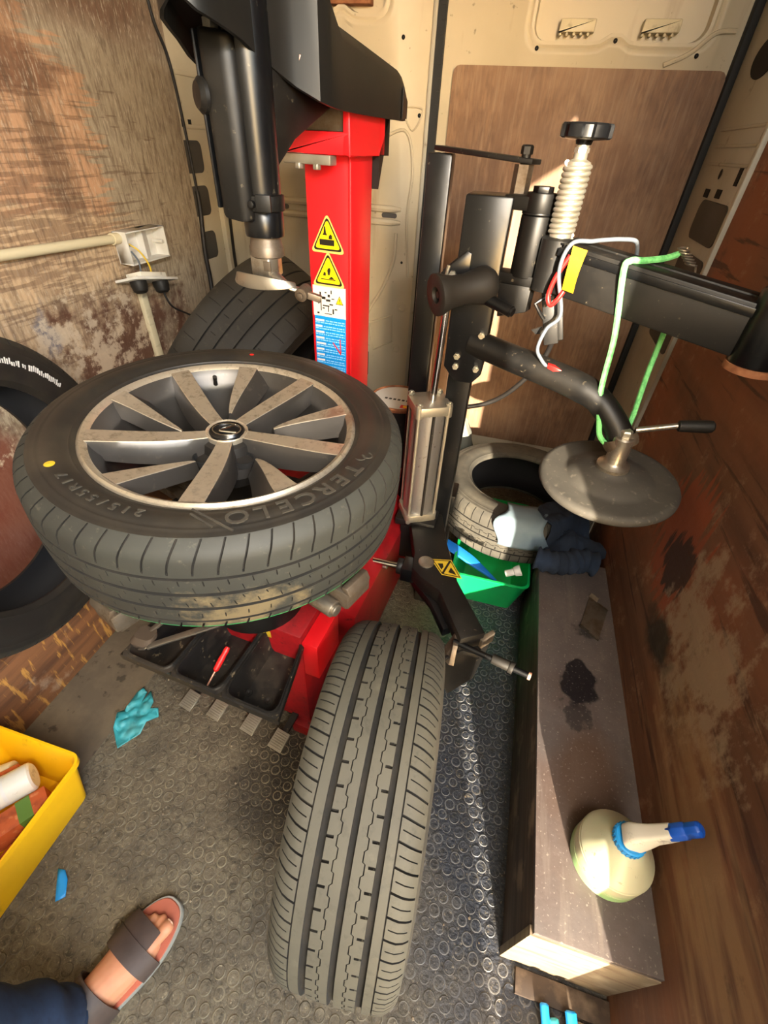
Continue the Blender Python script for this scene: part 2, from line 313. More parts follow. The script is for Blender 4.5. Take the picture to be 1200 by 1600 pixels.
# ---------------------------------------------------------------- mesh helpers
V3 = Vector
class MB:
    def __init__(s): s.v = []; s.f = []; s.m = []
    def add(s, vs, fs, m=0):
        o = len(s.v); s.v += [tuple(p) for p in vs]
        for f in fs: s.f.append(tuple(i + o for i in f)); s.m.append(m)
        return s
    def box(s, x0, x1, y0, y1, z0, z1, m=0, T=None):
        vs = [(x, y, z) for z in (z0, z1) for y in (y0, y1) for x in (x0, x1)]
        if T is not None: vs = [T @ V3(p) for p in vs]
        return s.add(vs, [(0, 2, 3, 1), (4, 5, 7, 6), (0, 1, 5, 4), (2, 6, 7, 3), (0, 4, 6, 2), (1, 3, 7, 5)], m)
    def prism(s, poly, ext, m=0, mtop=None):
        n = len(poly); ext = V3(ext); vs = [V3(p) for p in poly] + [V3(p) + ext for p in poly]
        fs = [(i, (i + 1) % n, n + (i + 1) % n, n + i) for i in range(n)]
        s.add(vs, fs + [tuple(range(n - 1, -1, -1))], m)
        o = len(s.v) - 2 * n
        s.f.append(tuple(o + n + i for i in range(n))); s.m.append(m if mtop is None else mtop)
        return s
    def loft(s, loops, m=0, cap0=True, cap1=True, closed=True, ms=None):
        n = len(loops[0]); vs = [p for l in loops for p in l]; fs = []; o = len(s.v)
        s.v += [tuple(p) for p in vs]
        for j in range(len(loops) - 1):
            for i in range(n if closed else n - 1):
                k = (i + 1) % n
                s.f.append((o + j * n + i, o + j * n + k, o + (j + 1) * n + k, o + (j + 1) * n + i))
                s.m.append(ms[j] if ms else m)
        if cap0: s.f.append(tuple(o + i for i in range(n - 1, -1, -1))); s.m.append(ms[0] if ms else m)
        if cap1: s.f.append(tuple(o + (len(loops) - 1) * n + i for i in range(n))); s.m.append(ms[-1] if ms else m)
        return s
    def tube(s, pts, r, n=10, m=0, caps=True, flat=1.0):
        pts = [V3(p) for p in pts]; N = len(pts)
        rs = r if isinstance(r, (list, tuple)) else [r] * N
        t0 = (pts[1] - pts[0]).normalized()
        ref = V3((0, 0, 1)) if abs(t0.z) < .9 else V3((1, 0, 0))
        a = t0.cross(ref).normalized(); loops = []
        for i in range(N):
            t = (pts[min(i + 1, N - 1)] - pts[max(i - 1, 0)]).normalized()
            a = (a - t * a.dot(t))
            a = a.normalized() if a.length > 1e-6 else t.cross(ref).normalized()
            b = t.cross(a)
            loops.append([pts[i] + rs[i] * (math.cos(2 * PI * k / n) * a + flat * math.sin(2 * PI * k / n) * b) for k in range(n)])
        return s.loft(loops, m, caps, caps)
    def lathe(s, prof, T=None, n=32, m=0, cap0=False, cap1=False, ms=None):
        T = T or Matrix.Identity(4)
        loops = [[T @ V3((r * math.cos(2 * PI * k / n), r * math.sin(2 * PI * k / n), z)) for k in range(n)] for r, z in prof]
        return s.loft(loops, m, cap0, cap1, ms=ms)
    def cyl(s, p0, p1, r, n=16, m=0, r2=None):
        p0 = V3(p0); p1 = V3(p1); T = axis_mat(p0, p1 - p0); L = (p1 - p0).length
        return s.lathe([(r, 0), (r if r2 is None else r2, L)], T, n, m, True, True)
    def obox(s, c, ax, ay, az, m=0):
        c, ax, ay, az = V3(c), V3(ax), V3(ay), V3(az)
        vs = [c + i * ax + j * ay + k * az for k in (-1, 1) for j in (-1, 1) for i in (-1, 1)]
        return s.add(vs, [(0, 2, 3, 1), (4, 5, 7, 6), (0, 1, 5, 4), (2, 6, 7, 3), (0, 4, 6, 2), (1, 3, 7, 5)], m)
    def bar(s, p0, p1, w, h, up=(0, 0, 1), m=0):
        p0 = V3(p0); p1 = V3(p1); t = (p1 - p0).normalized(); sd = t.cross(V3(up)).normalized(); u = sd.cross(t)
        return s.obox((p0 + p1) / 2, (p1 - p0) / 2, sd * w / 2, u * h / 2, m)

def axis_mat(o, z, xref=None):
    z = V3(z).normalized(); ref = V3(xref) if xref is not None else (V3((1, 0, 0)) if abs(z.x) < .9 else V3((0, 1, 0)))
    x = (ref - z * ref.dot(z)).normalized(); y = z.cross(x)
    M = Matrix((x, y, z)).transposed().to_4x4(); M.translation = V3(o)
    return M

def rrect(hx_, hy_, r, k=5, e=1):
    """rounded rectangle, centred, counter-clockwise; k points per corner, e extra points per edge"""
    out = []; cs = [(hx_ - r, -hy_ + r, -PI / 2), (hx_ - r, hy_ - r, 0), (-hx_ + r, hy_ - r, PI / 2), (-hx_ + r, -hy_ + r, PI)]
    for i, (cx_, cy_, a0) in enumerate(cs):
        pts = [(cx_ + r * math.cos(a0 + PI / 2 * j / (k - 1)), cy_ + r * math.sin(a0 + PI / 2 * j / (k - 1))) for j in range(k)]
        out += pts
        nx_, ny_, na = cs[(i + 1) % 4]; q = (nx_ + r * math.cos(na), ny_ + r * math.sin(na)); p = pts[-1]
        for j in range(1, e + 1): t = j / (e + 1); out.append((p[0] + (q[0] - p[0]) * t, p[1] + (q[1] - p[1]) * t))
    return out

def spline(pts, n=8):
    pts = [V3(p) for p in pts]; out = []
    for i in range(len(pts) - 1):
        p0 = pts[max(i - 1, 0)]; p1 = pts[i]; p2 = pts[i + 1]; p3 = pts[min(i + 2, len(pts) - 1)]
        for j in range(n):
            t = j / n
            out.append(0.5 * ((2 * p1) + (p2 - p0) * t + (2 * p0 - 5 * p1 + 4 * p2 - p3) * t * t + (3 * p1 - p0 - 3 * p2 + p3) * t ** 3))
    out.append(pts[-1]); return out

BASE = {}
def root_of(o):
    while o.parent is not None: o = o.parent
    return o
def tag(o, label=None, cat=None, group=None, kind=None):
    if label: o['label'] = label
    if cat: o['category'] = cat
    if group: o['group'] = group
    if kind: o['kind'] = kind
    return o
def thing(name, label, cat, M=(0, 0, 0), group=None):
    o = bpy.data.objects.new(name, None); COL.objects.link(o)
    o.empty_display_size = .05
    M = M if isinstance(M, Matrix) else Matrix.Translation(V3(M))
    o.matrix_world = M; BASE[o.name] = M.copy()
    return tag(o, label, cat, group)

def build(name, mb, mats, parent=None, local=False, bev=0.0, seg=2, sharp=38, label=None, cat=None, group=None, kind=None, smooth=True, sub=0):
    mats = mats if isinstance(mats, (list, tuple)) else [mats]
    me = bpy.data.meshes.new(name)
    vs = mb.v
    loc = None
    if parent is not None:
        if not local:
            rt = root_of(parent); B = BASE.get(rt.name)
            if B is not None:
                inv = B.inverted(); vs = [inv @ V3(p) for p in vs]
    elif cat:
        xs = [p[0] for p in vs]; ys = [p[1] for p in vs]; zs = [p[2] for p in vs]
        loc = V3(((min(xs) + max(xs)) / 2, (min(ys) + max(ys)) / 2, min(zs)))
        vs = [V3(p) - loc for p in vs]
    me.from_pydata([tuple(p) for p in vs], [], mb.f)
    for mm in mats: me.materials.append(MT[mm] if isinstance(mm, str) else mm)
    me.polygons.foreach_set('material_index', mb.m)
    bm = bmesh.new(); bm.from_mesh(me)
    bmesh.ops.recalc_face_normals(bm, faces=bm.faces)
    if bev:
        bmesh.ops.remove_doubles(bm, verts=bm.verts, dist=1e-6)
        es = [e for e in bm.edges if len(e.link_faces) == 2 and e.calc_face_angle(0) > .5]
        bmesh.ops.bevel(bm, geom=es, offset=bev, segments=seg, affect='EDGES', profile=.5, clamp_overlap=True)
    bm.to_mesh(me); bm.free()
    if smooth:
        me.polygons.foreach_set('use_smooth', [True] * len(me.polygons))
        me.set_sharp_from_angle(angle=math.radians(sharp))
    me.update()
    o = bpy.data.objects.new(name, me); COL.objects.link(o)
    if sub:
        md = o.modifiers.new('sub', 'SUBSURF'); md.levels = sub; md.render_levels = sub
    if parent is not None: o.parent = parent
    elif loc is not None: o.location = loc
    if parent is None and cat and name not in BASE: BASE[o.name] = Matrix.Translation(loc)
    return tag(o, label, cat, group, kind)
def struct(name, mb, mats, parent=None, **k):
    return build(name, mb, mats, parent, kind=None if parent else 'structure', **k)
def pend(name, kind='structure'):
    o = bpy.data.objects.new(name, None); COL.objects.link(o); o['kind'] = kind; return o

def glyphs(mb, body, T, size, depth=.0006, m=0, align='CENTER', wid=1.0):
    cu = bpy.data.curves.new('t', 'FONT'); cu.body = body; cu.size = size; cu.extrude = depth / 2
    cu.align_x = align; cu.align_y = 'CENTER'; cu.resolution_u = 3; cu.offset = size * .012
    ob = bpy.data.objects.new('t', cu); COL.objects.link(ob)
    dg = bpy.context.evaluated_depsgraph_get(); dg.update()
    me = bpy.data.meshes.new_from_object(ob.evaluated_get(dg))
    mb.add([T @ V3((v.co.x * wid, v.co.y, v.co.z)) for v in me.vertices], [tuple(p.vertices) for p in me.polygons], m)
    bpy.data.objects.remove(ob); bpy.data.curves.remove(cu); bpy.data.meshes.remove(me)

# ---------------------------------------------------------------- the van
XL, XR, YB, YF, ZC = -1.25, .475, 2.0, -1.55, 1.95
b = MB().box(XL - .05, XR + .05, YF, YB + .05, -.04, 0)
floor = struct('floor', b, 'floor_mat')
# smooth sheet along the left edge of the stud mat
b = MB().box(XL, -.846, YF, YB, 0, .0022)
struct('sheet', b, 'floor_sheet', floor)
# moulded round studs of the rubber mat
b = MB(); pitch = .0312; row = 0; y = -.35
while y < 1.95:
    x = -.826 + (pitch / 2 if row % 2 else 0)
    while x < XR - .02:
        if not (x > .25 and .2 < y < 1.2):
            rr = .0112 + random.uniform(-.0012, .0012); hh = .0016 * random.choice((.4, .7, 1, 1, 1.1)); q = 12
            ring = []
            for r_, z_ in ((rr + .0016, 0.0002), (rr, hh), (rr - .0016, hh * .75)):
                ring.append([(x + r_ * math.cos(2 * PI * k / q), y + r_ * math.sin(2 * PI * k / q), z_) for k in range(q)])
            o = len(b.v)
            b.loft(ring[:2], 1, False, False); b.loft(ring[1:], 0 if random.random() < .5 else 1, False, True)
            b.m[-1] = 0
        x += pitch
    y += pitch * .87; row += 1
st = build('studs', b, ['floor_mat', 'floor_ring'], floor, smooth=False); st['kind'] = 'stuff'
# ground outside the van
struct('ground', MB().box(-9, 9, -9, 9, -.62, -.58), 'asphalt')
struct('ceiling', MB().box(XL - .05, XR + .05, YF, YB + .05, ZC, ZC + .04), 'ceil')
struct('wall_front', MB().box(XL - .05, XR + .05, YF - .05, YF, -.04, ZC), 'van_paint')

# left wall: metal skin, plywood lining, rear pillar
wl_ = struct('wall_left', MB().box(XL - .08, XL - .03, YF, YB + .05, -.04, ZC), 'van_paint')
struct('plywood_panel', MB().box(XL - .03, XL, YF, 1.805, 0, ZC), 'ply_left', wl_)
pl = MB().box(XL - .03, XL - .006, 1.805, 2.0, 0, ZC)
for z in (1.47, 1.33): pl.box(XL - .006, XL - .002, 1.83, 1.98, z, z + .012)
struct('pillar', pl, 'van_paint', wl_, bev=.002)
def rounded_plate(c, hy_, hz_, r, nx, t=.004):
    pts = rrect(hy_, hz_, r, 6, 0)
    return MB().prism([(c[0], c[1] + p[0], c[2] + p[1]) for p in pts], (nx * t, 0, 0))
for z in (1.25, 1.115, .965):
    struct('pillar_cover', rounded_plate((XL - .006, 1.845, z), .066, .048, .022, 1), 'cover_grey', wl_, bev=.001)
for (y, z) in ((1.83, 1.345), (1.87, 1.345)):
    struct('pillar_slot', MB().box(XL - .006, XL - .0045, y - .009, y + .009, z - .011, z + .011), 'hole', wl_)

# right wall: plywood lining with a side-door opening and an added unseen opening that lets sun onto the rear doors
DO0, DO1 = -1.0, -.13          # side door opening along y
WN0, WN1, WZ0, WZ1 = DO1, .33, 1.5, 1.9
wr = struct('wall_right', MB().box(XR + .03, XR + .04, WN1, YB + .05, -.04, ZC)
            .box(XR + .03, XR + .04, WN0, WN1, -.04, WZ0).box(XR + .03, XR + .04, WN0, WN1, WZ1, ZC)
            .box(XR + .03, XR + .04, YF, DO0, -.04, ZC).box(XR + .03, XR + .04, DO0, DO1, 1.9, ZC), 'van_paint')
struct('plywood_panel', MB().box(XR, XR + .03, WN0, WN1, 0, WZ0).box(XR, XR + .03, WN0, WN1, WZ1, ZC)
       .box(XR, XR + .03, WN1, 1.49, 0, ZC).box(XR, XR + .03, YF, DO0, 0, ZC), 'ply_right', wr)
pr = MB().box(XR + .004, XR + .03, 1.49, 2.03, 0, ZC)
for z in (1.392, 1.355, 1.315): pr.box(XR, XR + .004, 1.55, 1.9, z, z + .007)
struct('pillar', pr, 'van_paint_cool', wr, bev=.002)
struct('pillar_lip', MB().box(XR - .012, XR + .006, 1.49, 1.51, 0, ZC), 'van_paint_cool', wr, bev=.003)
for z, h_ in ((1.19, .048), (1.075, .035), (.905, .05)):
    struct('pillar_cover', rounded_plate((XR + .004, 1.68, z), .13, h_, .03, -1), 'cover_grey', wr, bev=.001)
for (y, z) in ((1.8, 1.252), (1.69, 1.256)):
    struct('pillar_slot', MB().box(XR + .002, XR + .004, y - .022, y + .022, z - .01, z + .01), 'hole', wr)
struct('pillar_slot', MB().box(XR + .002, XR + .004, 1.575, 1.6, 1.278, 1.315), 'hole', wr)
struct('pillar_slot', MB().lathe([(.012, 0), (0.0001, .0005)], axis_mat((XR + .003, 1.745, 1.298), (-1, 0, 0)), 12), 'hole', wr)
struct('pillar_hole', MB().lathe([(.09, 0), (.088, .002), (.0005, .001)], axis_mat((XR + .003, 1.77, 1.53), (-1, 0, 0)) @ Matrix.Diagonal((1, .45, 1, 1)), 28), 'hole', wr)

# rear doors
def door(name, x0, x1, win, paint):
    root = pend(name)
    cx_, cz_ = (win[0] + win[1]) / 2, (win[2] + win[3]) / 2; hx_, hz_ = (win[1] - win[0]) / 2, (win[3] - win[2]) / 2
    b = MB(); loops = []
    def lp(d, r, y, wob=1.0):
        out = []
        for px, pz in rrect(hx_ + d, hz_ + d, r, 6, 14):
            z = cz_ + pz
            if pz < 0 and wob: z += .022 * wob * math.exp(-((px) / .03) ** 2)
            out.append((cx_ + px, y, z))
        return out
    ox, oz = (x0 + x1) / 2, ZC / 2
    outer = []
    for px, pz in rrect(hx_, hz_, .03, 6, 14):
        # same angular order, pushed to the door's edge
        sx = ((x1 - x0) / 2) * (1 if px > 0 else -1); sz = (ZC / 2) * (1 if pz > 0 else -1)
        tx, tz = abs(px) / hx_, abs(pz) / hz_
        if tx >= tz: outer.append((ox + sx, YB, oz + (ZC / 2) * (pz / hz_)))
        else: outer.append((ox + (x1 - x0) / 2 * (px / hx_), YB, oz + sz))
    loops = [outer, lp(.042, .06, YB), lp(.034, .055, YB - .006), lp(.026, .05, YB - .006), lp(.018, .045, YB), lp(.012, .042, YB - .004), lp(.004, .036, YB - .003), lp(0, .035, YB + .03)]
    b.loft(loops, 0, False, True)
    struct('door_skin', b, paint, root)
    struct('door_core', MB().box(x0, x1, YB + .04, YB + .06, 0, ZC), paint, root)
    return root, cx_, cz_, hz_
CX = -.3875
d2, wx, wz, wh = door('door_2', CX + .012, .462, (-.105, .365, 1.585, 1.86), 'van_paint')
for x in (.015, .245):
    c_ = MB().box(x - .05, x + .05, YB - .004, YB + .03, 1.6, 1.628)
    for k in range(5): c_.box(x - .05 + .02 * k, x - .042 + .02 * k, YB - .004, YB + .02, 1.592, 1.6)
    struct('clip', c_, 'cream', d2, bev=.003)
bp = MB(); pts = rrect(.397, .64, .02, 4, 0)
bp.prism([(.06 + px, YB - .012, .885 + pz) for px, pz in pts], (0, .014, 0))
struct('plywood_panel', bp, 'ply_door', d2)
for (x, z) in ((-.09, 1.565), (.13, 1.583), (.36, 1.555)):
    struct('rivet', MB().lathe([(.006, 0), (.004, .003), (.0005, .003)], axis_mat((x, YB - .006, z), (0, -1, 0)), 10), 'hole', d2)
struct('crease', MB().tube(spline([(.28, YB - .004, 1.535), (.34, YB - .006, 1.56), (.39, YB - .006, 1.6), (.44, YB - .004, 1.605)]), .006, 8), 'van_paint', d2)
d1, wx, wz, wh = door('door_1', -1.235, CX - .012, (-.86, -.575, 1.64, 1.88), 'van_paint')
struct('latch_stub', MB().box(-.76, -.62, YB - .01, YB + .03, 1.655, 1.68).cyl((-.69, YB - .02, 1.69), (-.69, YB + .01, 1.69), .014), 'rust', d1, bev=.003)
for z in (1.128, 1.085):
    struct('rib', MB().tube([(-1.2, YB - .001, z), (-1.15, YB - .004, z), (-.52, YB - .004, z), (-.485, YB - .001, z)], [.006, .012, .012, .006], 8), 'van_paint', d1)
for x in (-.98, -.53):
    pts = rrect(.03, .008, .0075, 5, 0)
    struct('slot', MB().prism([(x + px, YB - .002, 1.107 + pz) for px, pz in pts], (0, -.002, 0)), 'cover_grey', d1)
struct('crease', MB().tube(spline([(-.5, YB - .001, 1.05), (-.505, YB - .003, .95), (-.55, YB - .004, .84), (-.6, YB - .004, .76), (-.64, YB - .003, .66), (-.72, YB - .002, .6)]), .007, 8), 'van_paint', d1)
struct('crease', MB().tube(spline([(-.62, YB - .002, 1.3), (-.49, YB - .003, 1.36), (-.45, YB - .004, 1.25), (-.46, YB - .003, 1.1), (-.44, YB - .001, .9)]), .005, 8), 'van_paint', d1)
struct('crease', MB().tube(spline([(-.5, YB - .002, 1.42), (-.43, YB - .003, 1.415), (-.46, YB - .003, 1.36), (-.5, YB - .002, 1.41)]), .003, 8), 'van_paint', d1)
for (x, z, r_) in ((-.459, .78, .02), (-.475, .6, .019)):
    struct('boss', MB().lathe([(r_, 0), (r_ - .004, .005), (r_ - .009, .005), (r_ - .012, .001), (.0005, .001)], axis_mat((x, YB, z), (0, -1, 0)), 20), 'van_paint', d1)
pts = [(-.6, .7), (-.5, .74), (-.49, .63), (-.58, .58)]
struct('boss', MB().tube([(x, YB - .001, z) for x, z in pts + pts[:1]], .006, 8), 'van_paint', d1)
for (x, z, r_) in ((-.492, .379, .03), (-.44, 1.4, .006), (-.72, 1.56, .006), (-.51, 1.585, .006), (-.47, .95, .005)):
    struct('hole', MB().lathe([(r_, .001), (.0005, .0015)], axis_mat((x, YB, z), (0, -1, 0)), 18), 'hole', d1)
struct('keeper', MB().box(-.68, -.6, YB - .03, YB, .46, .57).box(-.665, -.615, YB - .035, YB - .03, .48, .55), 'cover_grey', d1, bev=.008)
t1 = MB().box(CX - .013, CX + .013, YB - .02, YB + .04, 0, ZC)
for k in range(60): t1.box(CX + .002, CX + .014, YB - .024, YB - .018, .02 + k * .032, .02 + k * .032 + .02)
struct('trim_3', t1, 'seal')
struct('trim_4', MB().box(CX - .03, CX - .013, YB - .012, YB + .01, 0, ZC), 'van_paint_cool', bev=.004)
struct('trim_5', MB().box(.458, .49, YB - .03, YB + .03, 0, ZC), 'seal', bev=.006)
struct('trim_6', MB().box(-1.262, -1.236, YB - .03, YB + .03, 0, ZC), 'van_paint', bev=.004)

# plywood wheel-arch boxes
BX, BY0, BY1, BZ = .262, .215, 1.2, .27
a1 = pend('trim_1')
struct('top_panel', MB().box(BX, XR, BY0, BY1, BZ - .014, BZ), 'ply_ledge', a1, bev=.0015)
struct('side_panel', MB().box(BX, BX + .014, BY0 + .014, BY1, 0, BZ - .0145), 'ply_dark', a1, bev=.001)
struct('end_panel', MB().box(BX - .004, XR, BY0 - .002, BY0 + .0135, 0, BZ - .0145), 'ply_pale', a1, bev=.001)
struct('back_panel', MB().box(BX, XR, BY1 - .014, BY1, 0, BZ - .0145), 'ply_dark', a1)
a2 = pend('trim_2')
LBX, LBZ, LB0, LB1 = -1.07, .25, -.35, 1.78
struct('top_panel', MB().box(XL, LBX, LB0, LB1, LBZ - .014, LBZ), 'ply_left_box', a2, bev=.0015)
struct('side_panel', MB().box(LBX - .014, LBX, LB0, LB1, .003, LBZ - .0145), 'ply_left_box', a2, bev=.001)
struct('end_panel', MB().box(XL, LBX - .0145, LB0, LB0 + .014, .003, LBZ - .0145), 'ply_left_box', a2)
# side step in front of the right-hand box
a3 = pend('trim_7')
struct('step_board', MB().box(.29, XR, .165, .205, 0, .012), 'ply_dark', a3, bev=.001)
struct('step_plank', MB().box(.395, .44, -.1, .16, 0, .016), 'ply_pale', a3, bev=.002)
struct('step_plank', MB().box(.445, XR, -.1, .16, 0, .02), 'ply_dark', a3, bev=.002)
struct('step_frame', MB().box(.285, .39, .09, .1, 0, .02).box(.285, .293, -.1, .09, 0, .02), 'ply_ledge', a3, bev=.001)

# ---------------------------------------------------------------- tyres
def zig(f):                                    # stepped zig-zag along one pitch
    return (-1 if f < .42 else -1 + 2 * (f - .42) / .08 if f < .5 else 1 if f < .92 else 1 - 2 * (f - .92) / .08)
def tread_mesh(R, hw, grooves, zigs, sipes, pitches, crown=.006, drop=.016, skew=None, edge_m=0, line=None):
    """grooves (centre, half width, depth) in units of hw / metres; zigs (centre, half width, depth, amplitude);
    sipes (w0, w1, position in pitch, half length in pitch, depth)"""
    ep = .004
    cols = []                                  # (w, depth, zig amplitude)
    ws = set(round(-1 + 2 * i / 22, 4) for i in range(23))
    for s_ in sipes:
        ws.add(round(s_[0], 4)); ws.add(round(s_[1], 4)); ws.add(round(s_[0] - ep, 4)); ws.add(round(s_[1] + ep, 4))
    if line: ws.add(line[0]); ws.add(line[1])
    feats = [(c, h_, d, 0) for c, h_, d in grooves] + list(zigs)
    for w in ws:
        if -1 <= w <= 1 and not any(abs(w - c) < h_ + a + .006 for c, h_, d, a in feats): cols.append((w, 0, 0))
    for c, h_, d, a in feats:
        cols += [(c - h_, 0, a), (c - h_ + min(ep * 2, h_ * .4), d, a), (c + h_ - min(ep * 2, h_ * .4), d, a), (c + h_, 0, a)]
    cols.sort()
    st_ = {0.0}
    for z_ in (.0, .42, .5, .92): st_.add(z_)
    e = .004
    for s_ in sipes:
        f, hl = s_[2], s_[3]
        for q in (f - hl, f - hl + min(.012, hl * .4), f + hl - min(.012, hl * .4), f + hl): st_.add(round(q % 1.0, 4))
    for q in range(4): st_.add(q / 4)
    fr = sorted(st_)
    fr = [f for i, f in enumerate(fr) if i == 0 or f - fr[i - 1] > .003]
    rows = [(p, f) for p in range(pitches) for f in fr]
    nr, nc = len(rows), len(cols)
    vs = []; dep = []
    for p, f in rows:
        for w, d, a in cols:
            ww = w + a * zig(f)
            dd = d
            for w0, w1, sf, hl, sd in sipes:
                if w0 - 1e-6 <= w <= w1 + 1e-6:
                    q = abs((f - sf + .5) % 1.0 - .5)
                    if q < hl - min(.012, hl * .4) * .5: dd = max(dd, sd)
            aw = abs(ww)
            r = R - crown * ww * ww - (drop * ((aw - .74) / .26) ** 2 if aw > .74 else 0) - dd
            an = 2 * PI * (p + f + (skew(ww) if skew else 0)) / pitches
            vs.append((r * math.cos(an), r * math.sin(an), ww * hw)); dep.append(dd)
    mb = MB(); mb.v = vs
    for i in range(nr):
        k = (i + 1) % nr
        for j in range(nc - 1):
            q = (i * nc + j, k * nc + j, k * nc + j + 1, i * nc + j + 1)
            mb.f.append(q)
            dm = sum(1 for t in q if dep[t] > .001)
            wj = (cols[j][0] + cols[j + 1][0]) / 2
            mb.m.append(2 if (line and line[0] < wj < line[1] and dm == 0) else 1 if dm >= 2 else 0)
    return mb
def side_prof(R, hw, rb, sgn, drop=.016, crown=.006, bulge=1.07, rib=True, tail=((.75, 1.0378), (.86, .99), (.9, .995), (.92, .97), (1.0, .93))):
    r0 = R - crown - drop
    p = [(r0, 1.0), (r0 - .006, 1.012), (r0 - .010, 1.01)]
    if rib: p += [(r0 - .012, 1.022), (r0 - .015, 1.022), (r0 - .017, 1.018)]
    H = r0 - rb
    for t, w in ((.3, 1.0 + (bulge - 1) * .8), (.45, bulge), (.6, bulge * .995)) + tail:
        p.append((r0 - H * t, w))
    p += [(rb - .004, .88), (rb - .003, .8)]
    return [(r, sgn * w * hw) for r, w in p]
def tyre_parts(root, R, hw, rb, tread, tm, sm, liner=True, **k):
    t = build('tread', tread, tm, root, local=True, sharp=30)
    for sg in (1, -1):
        pr_ = side_prof(R, hw, rb, sg, **k)
        build('sidewall', MB().lathe(pr_, None, 96), sm, root, local=True, sharp=50)
    if liner:
        w0 = .8 * hw
        pr_ = [(rb - .003, -w0), (rb + .02, -w0 * 1.08), (R - .05, -w0 * 1.15), (R - .022, -w0 * .7), (R - .02, 0), (R - .022, w0 * .7), (R - .05, w0 * 1.15), (rb + .02, w0 * 1.08), (rb - .003, w0)]
        build('inner_liner', MB().lathe(pr_, None, 72), 'liner', root, local=True, sharp=60)
    return t

# --- bare tyre standing on the mat
ax = V3((math.cos(.074), math.sin(.074), .0075))
T = axis_mat((-.0735, .3502, .316), ax, (0, 0, 1))
ty = thing('bare_tyre', 'dusty bare tyre standing upright on the stud mat, tread towards the camera', 'tyre', T, 'loose tyres')
sk = lambda w: .55 * (abs(w) - .5) ** 2 * 4 * (1 if w > 0 else -1) * .55 + w * .35
tr = tread_mesh(.315, .1, [(-.4, .055, .0065), (.03, .05, .0065), (.45, .05, .0065), (-.62, .011, .003), (.64, .011, .003)],
                [(-.17, .009, .004, .018), (.23, .009, .004, .018)],
                [(-.985, -.63, .25, .055, .005), (-.95, -.68, .75, .03, .003), (.65, .985, .25, .055, .005), (.69, .95, .75, .03, .003),
                 (-.345, -.245, .1, .065, .005), (.3, .395, .6, .065, .005)], 64, skew=sk)
tyre_parts(ty, .315, .1, .2, tr, ['rubber_dusty', 'rubber_groove', 'rubber_dusty'], 'rubber_old')

# --- big tyre leaning on the left wall
T = axis_mat((-1.1, .559, .632), (math.cos(.152) * math.cos(.103), math.sin(.152) * math.cos(.103), math.sin(.103)), (0, 0, 1))
ty = thing('bare_tyre', 'large black bare tyre standing on the left ledge against the wooden wall', 'tyre', T, 'loose tyres')
tr = tread_mesh(.373, .085, [(-.5, .04, .007), (-.17, .05, .007), (.17, .05, .007), (.5, .04, .007)], [], [(-.98, -.6, .3, .06, .004), (.6, .98, .3, .06, .004)], 60)
tyre_parts(ty, .373, .085, .262, tr, ['rubber', 'rubber_groove', 'rubber'], 'rubber_side')
# worn white size marking on its sidewall (illegible scuffs)
mk = MB(); random.seed(3); ANG0 = -1.0
for k in range(34):
    if random.random() < .2: continue
    a = ANG0 + k * .0175; r0 = .305 + random.uniform(0, .003); r1 = r0 + random.uniform(.008, .014); da = .0045 * random.uniform(.6, 1.4)
    A0 = a
    pts = [(r0, A0 - da), (r0, A0 + da), (r1, A0 + da + .004), (r1, A0 - da + .004)]
    mk.prism([(r * math.cos(t), r * math.sin(t), .0905) for r, t in pts], (0, 0, .001))
MARKS_LEFT = build('worn_marking', mk, 'st_white', ty, local=True)

# --- wide tyre leaning from the left ledge onto the machine
b_ = -.578; a_ = -.046
T = axis_mat((-.925, 1.53, .64), (math.cos(a_) * math.cos(b_), math.sin(a_) * math.cos(b_), math.sin(b_)), (0, 0, 1))
ty = thing('bare_tyre', 'wide dark tyre leaning behind the alloy wheel, ribbed tread facing the camera', 'tyre', T, 'loose tyres')
tr = tread_mesh(.38, .14, [(-.5, .022, .007), (-.17, .022, .007), (.17, .022, .007), (.5, .022, .007)], [],
                [(-.9, -.6, .3, .02, .0015), (.56, .9, .7, .02, .0015), (-.42, -.3, .5, .02, .002)], 36, drop=.012)
tyre_parts(ty, .38, .14, .26, tr, ['rubber', 'rubber_groove', 'rubber'], 'rubber_side')

# --- old tyre lying on the green tub
T = axis_mat((.162, 1.5, .268), (.01, .03, 1), (1, 0, 0))
ty = thing('bare_tyre', 'grey worn tyre lying flat on the green tub in the rear right corner', 'tyre', T, 'loose tyres')
tr = tread_mesh(.298, .09, [(-.45, .03, .006), (0, .03, .006), (.45, .03, .006)], [(-.22, .012, .004, .03), (.22, .012, .004, .03)],
                [(-.98, -.5, .3, .05, .004), (.5, .98, .3, .05, .004), (-.4, -.28, .6, .05, .004), (.05, .17, .6, .05, .004)], 56)
tyre_parts(ty, .298, .09, .185, tr, ['rubber_old', 'rubber_groove', 'rubber_old'], 'rubber_old')

# ---------------------------------------------------------------- alloy wheel with tyre on the turntable
WN = V3((.0596, -.0334, 1)).normalized()
WH = .092
WC = V3((-.4506, .6217, .9285)) - WN * (WH * .971)
WT = axis_mat(WC, WN, (1, 0, 0))
wheel = thing('car_wheel', 'ten-spoke machined alloy car wheel with mounted tyre lying on the red tyre changer', 'wheel', WT)
sk2 = lambda w: .35 * (abs(w) - .4) ** 2 * 4 * (1 if w > 0 else -1)
tr = tread_mesh(.323, .094, [(.42, .028, .0065), (.08, .035, .0065), (-.27, .035, .0065), (-.62, .028, .0065)], [],
                [(.5, .99, .25, .05, .005), (-.99, -.66, .25, .05, .005), (.28, .38, .6, .03, .004), (.13, .24, .1, .02, .003), (-.06, .03, .3, .03, .004), (-.22, -.12, .8, .03, .004), (-.5, -.4, .2, .03, .004)],
                62, skew=sk2, drop=.02, line=(-.79, -.765))
